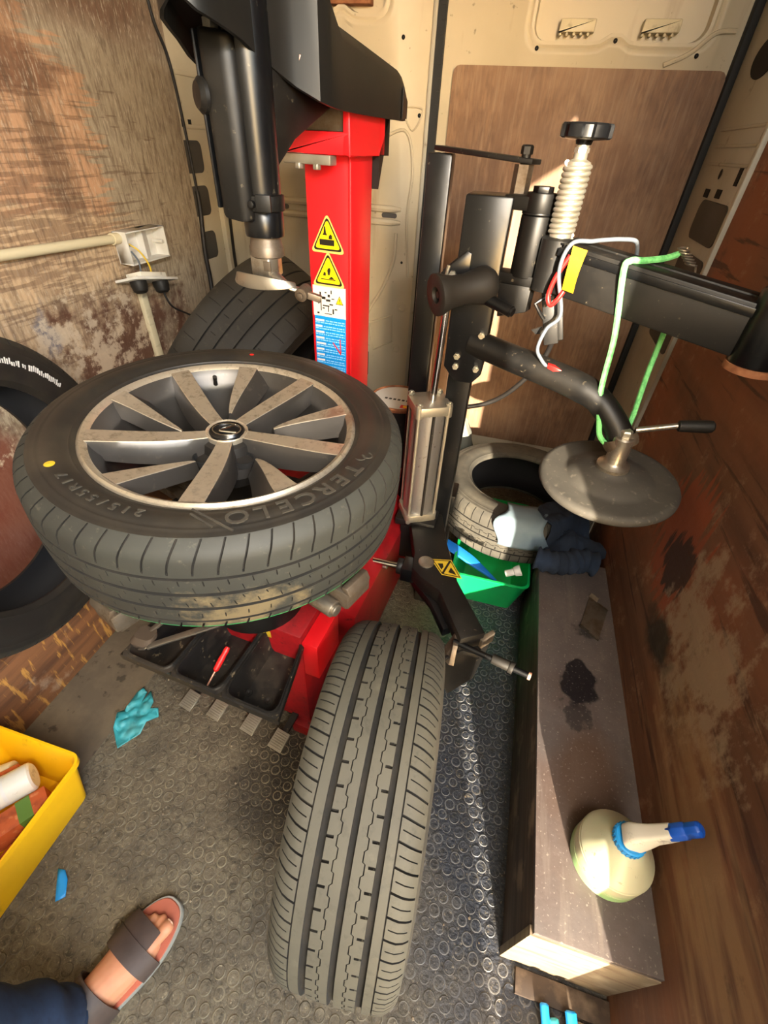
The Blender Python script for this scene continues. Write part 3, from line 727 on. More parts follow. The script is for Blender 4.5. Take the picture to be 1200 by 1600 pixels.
WTAIL = ((.72, .995), (.82, .965), (.86, .965), (.88, .94), (1.0, .90))
tyre_parts(wheel, .323, .094, .231, tr, ['rubber_wheel', 'rubber_groove', 'green'], 'rubber_side', liner=False, drop=.02, bulge=1.04, tail=WTAIL)
SWP = sorted(side_prof(.323, .094, .231, 1, drop=.02, bulge=1.04, tail=WTAIL))
def sw_z(r):
    for (ra, za), (rb_, zb) in zip(SWP, SWP[1:]):
        if ra <= r <= rb_: return za + (zb - za) * (r - ra) / max(rb_ - ra, 1e-6)
    return SWP[-1][1]
tyre_sw = [c for c in wheel.children if c.name.startswith('sidewall')][0]
ZL = .0895
# raised lettering, tops outwards
def arc_text(word, r, a0, da, size, parent, name, wid=1.15):
    mb = MB()
    for i, ch in enumerate(word):
        a = math.radians(a0 - da * i)
        rad = V3((math.cos(a), math.sin(a), 0)); up = (rad * size + V3((0, 0, sw_z(r + size * .4) - sw_z(r - size * .4)))).normalized()
        xx = V3((math.sin(a), -math.cos(a), 0))
        zz = xx.cross(up)
        M = Matrix((xx, up, zz)).transposed().to_4x4(); M.translation = rad * r + V3((0, 0, max(sw_z(r), (sw_z(r + size * .35) + sw_z(r - size * .35)) / 2) + .0008))
        glyphs(mb, ch, M, size, .0022, wid=wid)
    return build(name, mb, 'rubber_text', parent, local=True, smooth=False)
arc_text('TERCELO', .266, -13, 7.2, .037, tyre_sw, 'lettering')
arc_text('215/55R17', .262, -84, 4.1, .02, tyre_sw, 'size_marking')
mb = MB()
for a, r, l in ((-63, .268, .035), (-66, .268, .02)):
    a = math.radians(a); p = V3((r * math.cos(a), r * math.sin(a), sw_z(r) + .0005)); d = V3((math.cos(a + .9), math.sin(a + .9), -.05))
    mb = MB().bar(p - d * l, p + d * l, .003, .002)
    build('stripe_mark', mb, 'rubber_text', tyre_sw, local=True)
a = math.radians(-4)
for da_, r_ in ((-.02, .262), (.02, .27)):
    mb = MB().tube([(rr_ * math.cos(a + t_), rr_ * math.sin(a + t_), sw_z(rr_) + .0006) for t_, rr_ in [(da_ + .03 * math.cos(q * .5), r_ + .008 * math.sin(q * .5)) for q in range(9)]], .0012, 6)
    build('swirl_mark', mb, 'rubber_text', tyre_sw, local=True)
build('paint_dot', MB().lathe([(.0075, 0), (.0005, .001)], Matrix.Translation((.268 * math.cos(-2.18), .268 * math.sin(-2.18), sw_z(.268) + .0005)), 14), 'olive_sticker', tyre_sw, local=True, label='yellow paint dot')
build('paint_dot', MB().lathe([(.005, 0), (.0005, .001)], Matrix.Translation((.262 * math.cos(1.88), .262 * math.sin(1.88), sw_z(.262) + .0005)), 12), 'red_plastic', tyre_sw, local=True, label='red paint dot')
# rim
rim = build('rim', MB().lathe([(.232, ZL - .012), (.232, ZL - .003), (.229, ZL), (.2265, ZL + .002), (.221, ZL - .001), (.2165, ZL - .006)], None, 120), 'alloy_face', wheel, local=True, sharp=60)
build('barrel', MB().lathe([(.2165, ZL - .006), (.213, ZL - .016), (.203, ZL - .03), (.199, ZL - .045), (.197, -.02), (.19, -.05), (.205, -.075), (.217, -.085), (.226, -.09), (.226, -.094), (.214, -.092)], None, 96), 'alloy_grey', wheel, local=True, sharp=60)
build('hub', MB().lathe([(.0005, ZL - .03), (.04, ZL - .03), (.046, ZL - .034), (.05, ZL - .05), (.075, ZL - .058), (.08, ZL - .075), (.07, ZL - .1), (.03, ZL - .1), (.0005, ZL - .1)], None, 60), 'alloy_dark', wheel, local=True)
def spoke(phi, r0, r1, wf, zf, bend, depth, flare, mat_i, name, flank=0):
    mb = MB(); loops = []; n = 14
    for i in range(n + 1):
        t = i / n; r = r0 + (r1 - r0) * t
        a = phi + bend * (1 - t) ** 1.6
        c = V3((math.cos(a), math.sin(a), 0)); s_ = V3((-math.sin(a), math.cos(a), 0))
        w = wf(t); z = zf(t); dp = depth(t); fl = flare(t)
        P = c * r
        loops.append([P - s_ * (w + fl * (1 + flank)) + V3((0, 0, z - dp)), P - s_ * (w + fl * .35 * (1 + flank)) + V3((0, 0, z - .012)), P - s_ * w + V3((0, 0, z - .001)),
                      P - s_ * (w - .0012) + V3((0, 0, z)), P + s_ * (w - .0012) + V3((0, 0, z)),
                      P + s_ * w + V3((0, 0, z - .001)), P + s_ * (w + fl * .3) + V3((0, 0, z - .012)), P + s_ * (w + fl * .8) + V3((0, 0, z - dp))])
    o = len(mb.v); k = 8
    mb.v += [tuple(p) for l in loops for p in l]
    for j in range(n):
        for i in range(8):
            q = (i + 1) % 8
            mb.f.append((j * 8 + i, j * 8 + q, (j + 1) * 8 + q, (j + 1) * 8 + i)); mb.m.append(0 if i in (2, 3, 4) else 1)
    mb.f.append(tuple(range(7, -1, -1))); mb.m.append(1)
    mb.f.append(tuple(n * 8 + i for i in range(8))); mb.m.append(1)
    return build(name, mb, ['alloy_face', 'alloy_grey'], wheel, local=True, sharp=32)
for k in range(5):
    ph = math.radians(72 * k)
    spoke(ph, .03, .2195, lambda t: .0125 + .006 * t + .0015 * math.sin(PI * t), lambda t: ZL - .022 + .0205 * t ** 1.4, .10,
          lambda t: .045 - .012 * t, lambda t: .006 + .009 * math.sin(PI * t), 0, 'spoke')
    spoke(ph + math.radians(36), .086, .2195, lambda t: .0025 + .0165 * t ** .8, lambda t: ZL - .036 + .0345 * t ** .85, .16,
          lambda t: .03 - .004 * t, lambda t: .007 + .006 * t, 0, 'short_spoke', flank=1.6)
    a = ph + math.radians(38)
    P = V3((.06 * math.cos(a), .06 * math.sin(a), 0))
    build('bolt_hole', MB().lathe([(.0195, ZL - .056), (.0185, ZL - .046), (.0165, ZL - .046), (.015, ZL - .054), (.014, ZL - .075), (.0005, ZL - .075)], Matrix.Translation(P), 20), 'hole', wheel, local=True)
# centre cap with an oval ring and slanted stroke emblem
cap = build('centre_cap', MB().lathe([(.031, ZL - .03), (.031, ZL - .0215), (.0295, ZL - .02), (.027, ZL - .021), (.0005, ZL - .0195)], None, 36), 'black_gloss', wheel, local=True)
mb = MB(); n = 40
ov = lambda s_: [(s_ * .0265 * math.cos(2 * PI * i / n), s_ * .0205 * math.sin(2 * PI * i / n)) for i in range(n)]
R2 = Matrix.Rotation(math.radians(20), 4, 'Z')
lo, li = ov(1), ov(.87)
loops = [[R2 @ V3((x, y, ZL - .0205)) for x, y in lo], [R2 @ V3((x, y, ZL - .0175)) for x, y in ov(.97)], [R2 @ V3((x, y, ZL - .0175)) for x, y in ov(.9)], [R2 @ V3((x, y, ZL - .0205)) for x, y in li]]
mb.loft(loops, 0, False, False)
mb.tube([R2 @ V3(p) for p in spline([(.012, .0135, ZL - .018), (.002, .004, ZL - .017), (-.01, -.006, ZL - .017), (-.006, -.0095, ZL - .017), (.019, -.0105, ZL - .018)], 5)], .002, 8)
build('emblem', mb, 'chrome', cap, local=True)
build('cap_ring', MB().lathe([(.031, ZL - .024), (.036, ZL - .02), (.0375, ZL - .0215), (.0375, ZL - .03)], None, 40), 'alloy_face', cap, local=True)
a = math.radians(127)
vp = V3((.2 * math.cos(a), .2 * math.sin(a), ZL - .03)); vd_ = V3((-.6 * math.cos(a), -.6 * math.sin(a), .8)).normalized()
va = build('valve', MB().cyl(vp, vp + vd_ * .018, .0045, 12, r2=.0035).cyl(vp + vd_ * .018, vp + vd_ * .028, .0032, 12), 'alloy_dark', wheel, local=True)
build('valve_cap', MB().cyl(vp + vd_ * .022, vp + vd_ * .032, .0042, 10), 'alloy_dark', va, local=True)

# ---------------------------------------------------------------- tyre changer
M5 = Matrix.Translation((-.45, .62, 0)) @ Matrix.Rotation(math.radians(-5), 4, 'Z')
tc_ = thing('tyre_changer', 'red tyre changing machine with black swing arm, warning stickers and a tray on its front', 'machine', M5)
K = dict(parent=tc_, local=True)
cab = build('cabinet', MB().box(-.25, .15, -.07, .68, .05, .45), 'red_dirty', bev=.006, **K)
build('side_housing', MB().prism([(.15, .06, .08), (.215, .09, .1), (.215, .09, .36), (.15, .06, .44)], (0, .5, 0)), 'red_dirty', cab, local=True, bev=.004)
build('front_flange', MB().box(.15, .19, -.068, .045, .30, .43), 'red', cab, local=True, bev=.003)
build('foot', MB().box(.1, .16, -.09, -.03, 0, .05), 'red_dirty', cab, local=True, bev=.004)
build('foot', MB().box(-.25, -.19, -.09, -.03, 0, .05), 'red_dirty', cab, local=True, bev=.004)
build('foot', MB().box(.1, .16, .6, .66, 0, .05), 'red_dirty', cab, local=True, bev=.004)
build('foot', MB().box(-.25, -.19, .6, .66, 0, .05), 'red_dirty', cab, local=True, bev=.004)
build('side_bolt', MB().cyl((.215, .3, .36), (.228, .3, .36), .01, 6), 'steel', cab, local=True)
build('tank_label', MB().box(.02, .07, -.0712, -.07, .41, .432), 'olive_sticker', cab, local=True)
build('pedestal', MB().lathe([(.11, .45), (.11, .5), (.085, .52), (.085, .645)], None, 36, 0, False, True), 'black_satin', **K)
tt = build('turntable', MB().lathe([(.085, .64), (.2, .645), (.205, .65), (.205, .675), (.03, .682), (.0005, .682)], None, 48), 'black_satin', **K)
for k in range(4):
    a = math.radians(-15 + 90 * k); c = V3((math.cos(a), math.sin(a), 0)); s_ = V3((-math.sin(a), math.cos(a), 0))
    ar = build('slide', MB().obox(c * .2 + V3((0, 0, .672)), c * .1, s_ * .03, V3((0, 0, .012))).obox(c * .2 + V3((0, 0, .69)), c * .09, s_ * .006, V3((0, 0, .008))), 'steel_dirty', tt, local=True, bev=.002)
    j = MB().obox(c * .272 + V3((0, 0, .685)), c * .034, s_ * .032, V3((0, 0, .018)))
    j.prism([c * .295 + s_ * -.03 + V3((0, 0, .7)), c * .31 + s_ * -.03 + V3((0, 0, .7)), c * .302 + s_ * -.03 + V3((0, 0, .716)), c * .29 + s_ * -.03 + V3((0, 0, .716))], s_ * .06)
    build('clamp_jaw', j, 'steel_dirty', tt, local=True, bev=.002)
    build('clamp_piston', MB().cyl(c * .23 - s_ * .045 + V3((0, 0, .665)), c * .285 - s_ * .045 + V3((0, 0, .665)), .017, 18)
          .cyl(c * .285 - s_ * .045 + V3((0, 0, .665)), c * .292 - s_ * .045 + V3((0, 0, .665)), .012, 16), 'steel', tt, local=True, bev=.0015)

# column, head bracket, stickers
col = build('column', MB().box(-.077, .033, .48, .6, .45, 1.33), 'red', bev=.006, **K)
build('edge_lip', MB().box(.028, .0345, .474, .482, .45, 1.32), 'red', col, local=True, bev=.002)
hb = build('head_bracket', MB().box(-.1, -.086, .44, .62, 1.3, 1.375).box(.033, .047, .44, .63, 1.3, 1.375).box(-.1, .047, .44, .452, 1.3, 1.335).box(-.1, .047, .6, .63, 1.3, 1.375), 'red', bev=.002, **K)
build('pivot_block', MB().box(-.082, .028, .46, .59, 1.335, 1.385), 'steel_dirty', hb, local=True, bev=.003)
build('clamp_plate', MB().box(-.093, .012, .425, .455, 1.283, 1.299).cyl((-.06, .43, 1.275), (-.06, .43, 1.285), .009, 6).cyl((-.02, .43, 1.275), (-.02, .43, 1.285), .009, 6), 'zinc', hb, local=True, bev=.0015)
build('rear_gusset', MB().prism([(.047, .6, 1.3), (.047, .66, 1.3), (.047, .66, 1.37), (.047, .6, 1.24)], (-.03, 0, 0)), 'black_satin', hb, local=True)
FV = .4798
def lay(pts, m, d, mb): mb.prism([(x, FV - d, z) for x, z in pts], (0, -.0003, 0), m)
def rtri(cx_, cz_, s_, r=.006):
    V = [(cx_ - .044 * s_, cz_ - .034 * s_), (cx_ + .044 * s_, cz_ - .034 * s_), (cx_, cz_ + .044 * s_)]; out = []
    for i in range(3):
        p = V3(V[i]); a = (V3(V[i - 1]) - p).normalized(); b_ = (V3(V[(i + 1) % 3]) - p).normalized(); rr = r * s_
        for t in (0, .25, .5, .75, 1):
            q = p + a * rr * 2 * (1 - t) ** 2 + b_ * rr * 2 * t ** 2
            out.append((q.x, q.y))
    return out
SM = ['st_edge', 'st_black', 'st_yellow', 'st_white', 'st_blue', 'st_text', 'red_plastic']
UC = -.026
def warn(cz_, kind):
    mb = MB()
    lay(rtri(UC, cz_, 1.0), 0, .0002, mb); lay(rtri(UC, cz_, .87), 1, .0004, mb); lay(rtri(UC, cz_ - .0005, .74), 2, .0006, mb)
    P = lambda *q: lay([(UC + x, cz_ + z) for x, z in q], 1, .0008, mb)
    if kind == 0:
        P((-.02, -.019), (.017, -.019), (.017, -.007), (-.02, -.007))
        P((-.012, .001), (.0, .001), (-.003, .006), (-.0045, .018), (-.0075, .018), (-.009, .006))
        P((.003, -.006), (.012, -.006), (.012, .001), (.008, .004), (.004, .0))
    else:
        P((-.02, -.0185), (.018, -.0185), (.018, -.0165), (-.02, -.0165))
        P((.0, -.016), (.016, -.016), (.008, -.010))
        P((-.001, .006), (.004, .008), (.006, .003), (.003, -.008), (-.001, -.008), (-.003, .001))
        P((-.014, -.01), (-.007, -.01), (-.007, -.003), (-.012, -.002))
    return build('warning_sticker', mb, SM, col, local=True, smooth=False, label='yellow triangular warning sticker')
warn(1.155, 0); warn(1.083, 1)
mb = MB(); R_ = lambda x0, x1, z0, z1, m, d: lay([(x0, z0), (x1, z0), (x1, z1), (x0, z1)], m, d, mb)
R_(-.07, .018, .98, 1.05, 3, .0001)
random.seed(12)
for (x, z, w, h_) in ((-.05, .993, .0025, .03), (-.044, 1.004, .018, .003), (-.03, .992, .0025, .014), (-.018, .988, .004, .012), (-.046, 1.02, .01, .006), (-.035, 1.016, .012, .005), (-.03, 1.026, .006, .006), (-.022, 1.034, .003, .008), (-.02, 1.022, .008, .002),
                      (-.057, 1.008, .003, .012), (-.04, .986, .02, .002), (-.052, 1.028, .004, .008), (-.038, 1.034, .005, .003), (-.06, .985, .006, .004), (-.012, .998, .007, .003), (-.026, 1.008, .01, .003), (-.045, .998, .006, .003)):
    R_(x, x + w, z, z + h_, 1, .0003)
lay([(-.009, 1.012), (.012, 1.012), (.0015, 1.032)], 1, .0003, mb); lay([(-.0068, 1.0135), (.0098, 1.0135), (.0015, 1.0295)], 2, .0005, mb)
lay([(.0008, 1.018), (.0022, 1.018), (.0026, 1.0255), (.0004, 1.0255)], 1, .0007, mb); R_(.0007, .0023, 1.0148, 1.0165, 1, .0007)
build('diagram_sticker', mb, SM, col, local=True, smooth=False, label='white sticker with a black machine drawing and small warning triangle')
mb = MB(); R_(-.068, .018, .76, .98, 4, .0001)
z = .972; random.seed(5)
while z > .775:
    hw_ = random.uniform(.018, .028)
    R_(-.066, -.066 + hw_, z - .005, z, 3, .0003)
    x = -.066 + hw_ + .004
    for ln in range(2):
        xx = x if ln == 0 else -.066
        zz = z - .0012 - ln * .0058
        while xx < .014:
            w = random.uniform(.003, .011)
            R_(xx, min(xx + w, .015), zz - .0026, zz, 5, .0003); xx += w + .0018
    z -= .0145
lay([(-.02, .917), (-.018, .919), (.004, .893), (.003, .888)], 6, .0005, mb); lay([(.0, .93), (.0025, .93), (.0045, .895), (.002, .89)], 6, .0005, mb)
build('text_sticker', mb, SM, col, local=True, smooth=False, label='blue sticker with rows of fine white text')

# swing-arm hood (world coordinates)
secs = [(.705, -.475, -.45, 1.445, 1.6), (.712, -.492, -.44, 1.437, 1.62), (.73, -.507, -.432, 1.432, 1.64), (.76, -.52, -.43, 1.428, 1.65), (.8, -.535, -.43, 1.422, 1.66),
        (.84, -.548, -.427, 1.41, 1.66), (.88, -.552, -.418, 1.398, 1.655), (.905, -.55, -.402, 1.385, 1.625), (.925, -.55, -.37, 1.37, 1.575), (.955, -.54, -.36, 1.365, 1.505), (1.0, -.53, -.357, 1.363, 1.472),
        (1.1, -.5, -.347, 1.362, 1.464), (1.27, -.47, -.326, 1.362, 1.448), (1.3, -.46, -.323, 1.362, 1.44), (1.33, -.45, -.325, 1.364, 1.416)]
mb = MB(); loops = []
for y, xl, xr, zb, zt in secs:
    xc = (xl + xr) / 2; w = (xr - xl) / 2; ch = min(.022, (zt - zb) * .3); cw = min(.022, w * .4); i_ = min(.006, w * .3)
    pts = [(-w, zb), (-w, zt - ch), (-w + cw * .35, zt - ch * .3), (-w + cw, zt), (w - cw, zt), (w - cw * .35, zt - ch * .3), (w, zt - ch), (w, zb), (w - i_, zb), (w - i_, zb + .03), (-w + i_, zb + .03), (-w + i_, zb)]
    loops.append([(xc + px, y, pz) for px, pz in pts])
hood = build('arm_hood', mb.loft(loops), 'black_hood', tc_, sharp=34)
build('hood_scuff', MB().prism([(-.4, .908, 1.402), (-.39, .9145, 1.4), (-.389, .915, 1.418), (-.3965, .91, 1.422)], (.001, -.001, 0)), 'copper', hood)
build('end_panel', MB().prism([(-.3225, 1.285, 1.366), (-.3225, 1.325, 1.367), (-.3225, 1.325, 1.396), (-.3225, 1.285, 1.418)], (.002, 0, 0)), 'black_gloss', hood)
# arm casting and slide
arm = build('swing_arm', MB().prism([(-.475, .87, 1.43), (-.44, 1.1, 1.42), (-.44, 1.1, 1.385), (-.465, .93, 1.32), (-.475, .87, 1.28)], (.05, -.01, 0)), 'black_satin', tc_, bev=.004)
sl = build('vertical_slide', MB().prism([(-.508, .81, 1.215), (-.5, .80, 1.21), (-.465, .80, 1.205), (-.452, .81, 1.21), (-.452, .9, 1.21), (-.508, .9, 1.215)], (.0, 0, .225)), 'black_satin', tc_, bev=.006)
build('side_plate', MB().box(-.514, -.508, .803, .87, 1.225, 1.435), 'black_gloss', sl, bev=.004)
build('boss', MB().lathe([(.022, 0), (.022, .006), (.016, .012), (.0005, .013)], axis_mat((-.51, .81, 1.365), (-.6, -.8, 0)), 24), 'black_satin', sl)
build('adjuster_screw', MB().cyl((-.49, .82, 1.43), (-.49, .82, 1.47), .009, 12).cyl((-.49, .82, 1.432), (-.49, .82, 1.446), .012, 6), 'zinc', sl)
build('shaft', MB().lathe([(.0335, 1.184), (.0345, 1.188), (.0345, 1.222), (.033, 1.224), (.034, 1.26), (.036, 1.43), (.036, 1.48)], Matrix.Translation((-.455, .85, 0)), 40, 0, True, True), 'black_gloss', tc_)
build('shaft_clamp', MB().lathe([(.0345, 1.222), (.039, 1.223), (.039, 1.245), (.0345, 1.246)], Matrix.Translation((-.455, .85, 0)), 32).obox((-.432, .812, 1.236), (.012, .003, 0), (-.002, .006, 0), (0, 0, .012))
      .cyl((-.45, .81, 1.234), (-.45, .8, 1.234), .006, 6), 'black_satin', tc_, bev=.001)
mh = build('mount_head', MB().lathe([(.026, 1.15), (.031, 1.153), (.031, 1.167), (.029, 1.17), (.026, 1.184)], Matrix.Translation((-.455, .85, 0)), 28, 0, True, True), 'steel_dirty', tc_)
nk = MB().prism([(-.478, .826, 1.122), (-.44, .822, 1.118), (-.43, .84, 1.12), (-.436, .87, 1.12), (-.474, .872, 1.122)], (0, 0, .034))
build('neck', nk, 'steel', mh, bev=.003)
build('window', MB().box(-.45, -.436, .8205, .824, 1.132, 1.148), 'steel_dirty', mh, bev=.001)
lp = []
for i in range(15):
    t = i / 14; a = PI * (1.02 + .8 * t)
    x = -.455 + .075 * math.cos(a); y = .862 + .058 * math.sin(a) * 1.0
    h_ = .012 + .012 * math.sin(PI * t) ** .8
    lp.append([(x, y, 1.103 + .006 * (1 - math.sin(PI * t))), (x * .94 - .0273, y + .004, 1.103 + h_), (x * .9 - .0455, y + .007, 1.103 + h_), (x * .9 - .0455, y + .006, 1.103)])
build('shoe', MB().loft(lp), 'steel', mh, bev=.001)
fp = spline([(-.446, .84, 1.128), (-.425, .83, 1.12), (-.405, .83, 1.108), (-.386, .84, 1.102)], 6)
build('finger', MB().tube(fp, [.011 - .005 * i / (len(fp) - 1) for i in range(len(fp))], 12, flat=.7), 'steel', mh)
build('finger_roller', MB().cyl((-.384, .828, 1.096), (-.384, .858, 1.1), .012, 18).cyl((-.384, .823, 1.095), (-.384, .829, 1.096), .006, 12).bar((-.384, .84, 1.098), (-.352, .85, 1.088), .014, .012), 'steel_dirty', mh, bev=.0015)
build('tip_bolt', MB().cyl((-.448, .84, 1.104), (-.448, .84, 1.122), .009, 12), 'steel', mh)

# front tray with three basins (machine coordinates)
mb = MB(); TZ = .42
cells = [((-.21, -.078), (-.21, -.078)), ((-.078, .05), (-.078, .05)), ((.05, .19), (.05, .15))]
for (f0, f1), (k0, k1) in cells:
    def q(a, b_, z):                                   # bilinear position inside the cell
        xf = f0 + (f1 - f0) * a; xk = k0 + (k1 - k0) * a
        return V3((xf + (xk - xf) * b_, -.24 + .19 * b_, z))
    def loop(d, r, z, sh=0):
        return [q((px + .5) * 1.0, (py + .5) * 1.0 + sh, z) for px, py in rrect(.5 - d, .5 - d * .7, r, 6, 2)]
    def outl_():
        out = []
        for px, py in rrect(.5, .5, .12, 6, 2):
            if abs(px) >= abs(py): px, py = math.copysign(.5, px), py
            else: px, py = px, math.copysign(.5, py)
            out.append(q(px + .5, py + .5, TZ - .001))
        return out
    mb.loft([outl_(), loop(.03, .14, TZ), loop(.04, .14, TZ + .004), loop(.06, .14, TZ + .004), loop(.075, .13, TZ - .003), loop(.12, .12, TZ - .055, .02), loop(.16, .11, TZ - .066, .03)], 0, False, True)
rim_ = [(-.21, -.24), (.19, -.24), (.15, -.05), (-.21, -.05)]
lo_ = [[(x * s_ + dx, y, z) for x, y in rim_] for s_, dx, z in ((1.0, 0, TZ - .001), (1.012, 0, TZ - .006), (1.0, 0, TZ - .02))]
mb.loft(lo_, 0, False, False)
tray = build('tray', mb, 'tray_black', sharp=40, **K)
for x in (.075, .125):
    build('drain_plug', MB().lathe([(.009, 0), (.008, .003), (.005, .003), (.0005, .001)], Matrix.Translation((x, -.185, TZ - .0655)), 16), 'tray_black', tray, local=True)
build('tray_bracket', MB().box(-.15, .12, -.06, -.05, .34, .42).box(-.15, .12, -.07, -.05, .33, .345), 'red_dirty', cab, local=True, bev=.002)
# pedals
for (x, y) in ((-.663, .493), (-.573, .491), (-.463, .483), (-.369, .464)):
    M = Matrix.Translation((x, y, .052)) @ Matrix.Rotation(math.radians(-12), 4, 'Z') @ Matrix.Rotation(math.radians(14), 4, 'X')
    p = MB().box(-.021, .021, -.024, .026, -.003, .003, T=M)
    for k in range(7): p.box(-.017, .017, -.02 + k * .006, -.017 + k * .006, .003, .0048, T=M)
    pd = build('pedal', p, 'zinc', tc_, bev=.0006, seg=1)
    build('pedal_arm', MB().box(-.009, .009, .02, .12, -.012, -.003, T=M), 'black_satin', pd)

# bead breaker on the right side
bb = MB().prism([(-.17, 1.06, .42), (-.125, .92, .42), (-.118, .86, .42), (-.09, .835, .42), (-.03, .80, .42), (.045, .667, .42), (.1, .703, .42), (.01, .85, .42), (-.04, .985, .42), (-.082, 1.127, .42)], (0, 0, -.05))
bba = build('bead_breaker_arm', bb, 'black_satin', tc_, bev=.003)
build('pivot_block', MB().box(-.2, -.13, 1.06, 1.2, .25, .40).cyl((-.12, 1.1, .4), (-.12, 1.1, .428), .03, 20), 'black_satin', bba, bev=.004)
build('pivot_pin', MB().lathe([(.022, .42), (.022, .424), (.018, .426), (.0005, .425)], Matrix.Translation((-.085, .89, 0)), 28), 'steel', bba)
build('rod_clevis', MB().box(-.15, -.095, .86, .915, .355, .405).prism([(-.12, .87, .37), (-.05, .80, .37), (.0, .72, .37), (.02, .735, .37), (-.03, .83, .37), (-.1, .9, .37)], (0, 0, -.03)), 'black_gloss', bba, bev=.003)
build('piston_rod', MB().cyl((-.26, .885, .385), (-.145, .888, .385), .009, 16), 'chrome', bba)
build('rod_collar', MB().cyl((-.165, .888, .385), (-.148, .888, .385), .024, 20), 'black_satin', bba, bev=.002)
bl = MB().prism([(.0, .63, .37), (.115, .735, .37), (.115, .735, .33), (.0, .63, .33)], (.006, -.006, 0)).prism([(.0, .63, .33), (.115, .735, .33), (.1, .72, .2), (.04, .655, .2)], (.006, -.006, 0))
bl.box(.04, .1, .672, .735, .355, .37)
build('blade', bl, 'black_satin', bba, bev=.002)
build('blade_bracket', MB().prism([(.03, .66, .4), (.03, .7, .4), (.0, .65, .36), (.03, .63, .36)], (.012, .0, 0)), 'steel_dirty', bba, bev=.001)
build('blade_bracket', MB().prism([(.09, .7, .4), (.118, .735, .4), (.118, .735, .365), (.09, .7, .365)], (.008, -.008, 0)), 'steel_dirty', bba, bev=.001)
hd = build('handle', MB().cyl((.03, .675, .395), (.212, .631, .4), .0075, 14), 'black_gloss', bba)
build('grip', MB().cyl((.125, .6535, .398), (.168, .6425, .399), .0125, 16).cyl((.165, .643, .399), (.175, .64, .399), .0145, 16), 'black_plastic', hd, bev=.001)
build('tip', MB().cyl((.208, .632, .4), (.214, .6305, .4), .009, 16), 'copper', hd)
# hazard diamond on the arm
mb = MB(); dc = V3((-.027, .888, .4203)); e1 = V3((.025, .052, 0)); e2 = V3((.043, .0, 0)) * .5
q4 = lambda s_, z: [dc + (p * s_) + V3((0, 0, z)) for p in (V3((-.048, .02, 0)), V3((-.008, -.03, 0)), V3((.048, -.028, 0)), V3((.008, .034, 0)))]
mb.prism(q4(1, 0), (0, 0, .0003), 0); mb.prism(q4(.9, .0003), (0, 0, .0003), 1); mb.prism(q4(.8, .0006), (0, 0, .0003), 0)
mb.bar(dc + V3((-.006, -.024, .001)), dc + V3((.006, .028, .001)), .006, .0004, m=1)
mb.prism([dc + V3(p) for p in ((-.026, .008, .001), (-.012, -.012, .001), (-.008, .0, .001), (-.012, .012, .001))], (0, 0, .0003), 1)
mb.prism([dc + V3(p) for p in ((.008, -.016, .001), (.03, -.02, .001), (.026, -.012, .001), (.012, .004, .001))], (0, 0, .0003), 1)
build('hazard_sticker', mb, ['olive_sticker', 'st_black'], bba, smooth=False, label='yellow and black diamond hazard sticker')

# ---------------------------------------------------------------- assist arm behind the machine
ha = thing('assist_arm', 'black assist arm with grey air cylinder, threaded screw and round press disc', 'machine arm', (-.15, 1.17, 0))
build('base', MB().box(-.235, -.04, 1.2, 1.32, .0, .05).box(-.13, -.05, 1.1, 1.21, .0, .3).box(-.215, -.05, 1.205, 1.29, .36, .43).box(-.215, -.09, 1.04, 1.21, .405, .43), 'black_satin', ha, bev=.004)
build('frame_upright', MB().box(-.247, -.192, 1.235, 1.285, .05, 1.312), 'black_gloss', ha, bev=.004)
build('top_plate', MB().bar((-.225, 1.255, 1.32), (-.012, 1.165, 1.307), .045, .009), 'black_satin', ha, bev=.002)
build('post', MB().box(-.122, -.062, 1.115, 1.185, .3, 1.24), 'black_gloss', ha, bev=.004)
slv = build('sleeve', MB().prism([(-.135, 1.1, .9), (-.135, 1.1, 1.252), (-.04, 1.1, 1.252), (-.04, 1.1, .89), (-.06, 1.1, .865), (-.105, 1.1, .865)], (0, .11, 0)), 'black_gloss', ha, bev=.004)
for (x, z) in ((-.105, .93), (-.105, .905), (-.055, .985), (-.055, .905)):
    build('bolt', MB().cyl((x, 1.1, z), (x, 1.092, z), .008, 6).cyl((x, 1.092, z), (x, 1.086, z), .005, 10), 'zinc', slv)
build('stud', MB().lathe([(.019, 1.25), (.019, 1.302)], Matrix.Translation((-.035, 1.17, 0)), 6, 0, True, True), 'steel_dirty', ha)
build('stud_bolt', MB().cyl((-.035, 1.17, 1.302), (-.035, 1.17, 1.318), .009, 12).lathe([(.012, 1.318), (.012, 1.33), (.009, 1.333)], Matrix.Translation((-.035, 1.17, 0)), 6, 0, True, True), 'black_satin', ha)
hg = build('hinge', MB().bar((-.05, 1.14, 1.243), (.01, 1.115, 1.243), .05, .024).cyl((.012, 1.115, 1.228), (.012, 1.115, 1.262), .03, 24).cyl((.012, 1.115, 1.115), (.012, 1.115, 1.225), .032, 24)
           .prism([(-.05, 1.11, 1.1), (.03, 1.08, 1.1), (.05, 1.1, 1.1), (.04, 1.14, 1.1), (-.05, 1.16, 1.1)], (0, 0, .02)).prism([(-.03, 1.1, 1.03), (.03, 1.085, 1.05), (.03, 1.085, 1.1), (-.04, 1.1, 1.1)], (.01, .03, 0)), 'black_satin', ha, bev=.002)
build('hinge_pin', MB().cyl((.012, 1.115, 1.262), (.012, 1.115, 1.272), .02, 6).cyl((.012, 1.115, 1.226), (.012, 1.115, 1.23), .0325, 24), 'black_gloss', hg, bev=.001)
build('screw_tube', MB().lathe([(.033, 1.1), (.033, 1.192), (.028, 1.196), (.0005, 1.196)], Matrix.Translation((.062, 1.08, 0)), 28, 0, True), 'black_satin', ha)
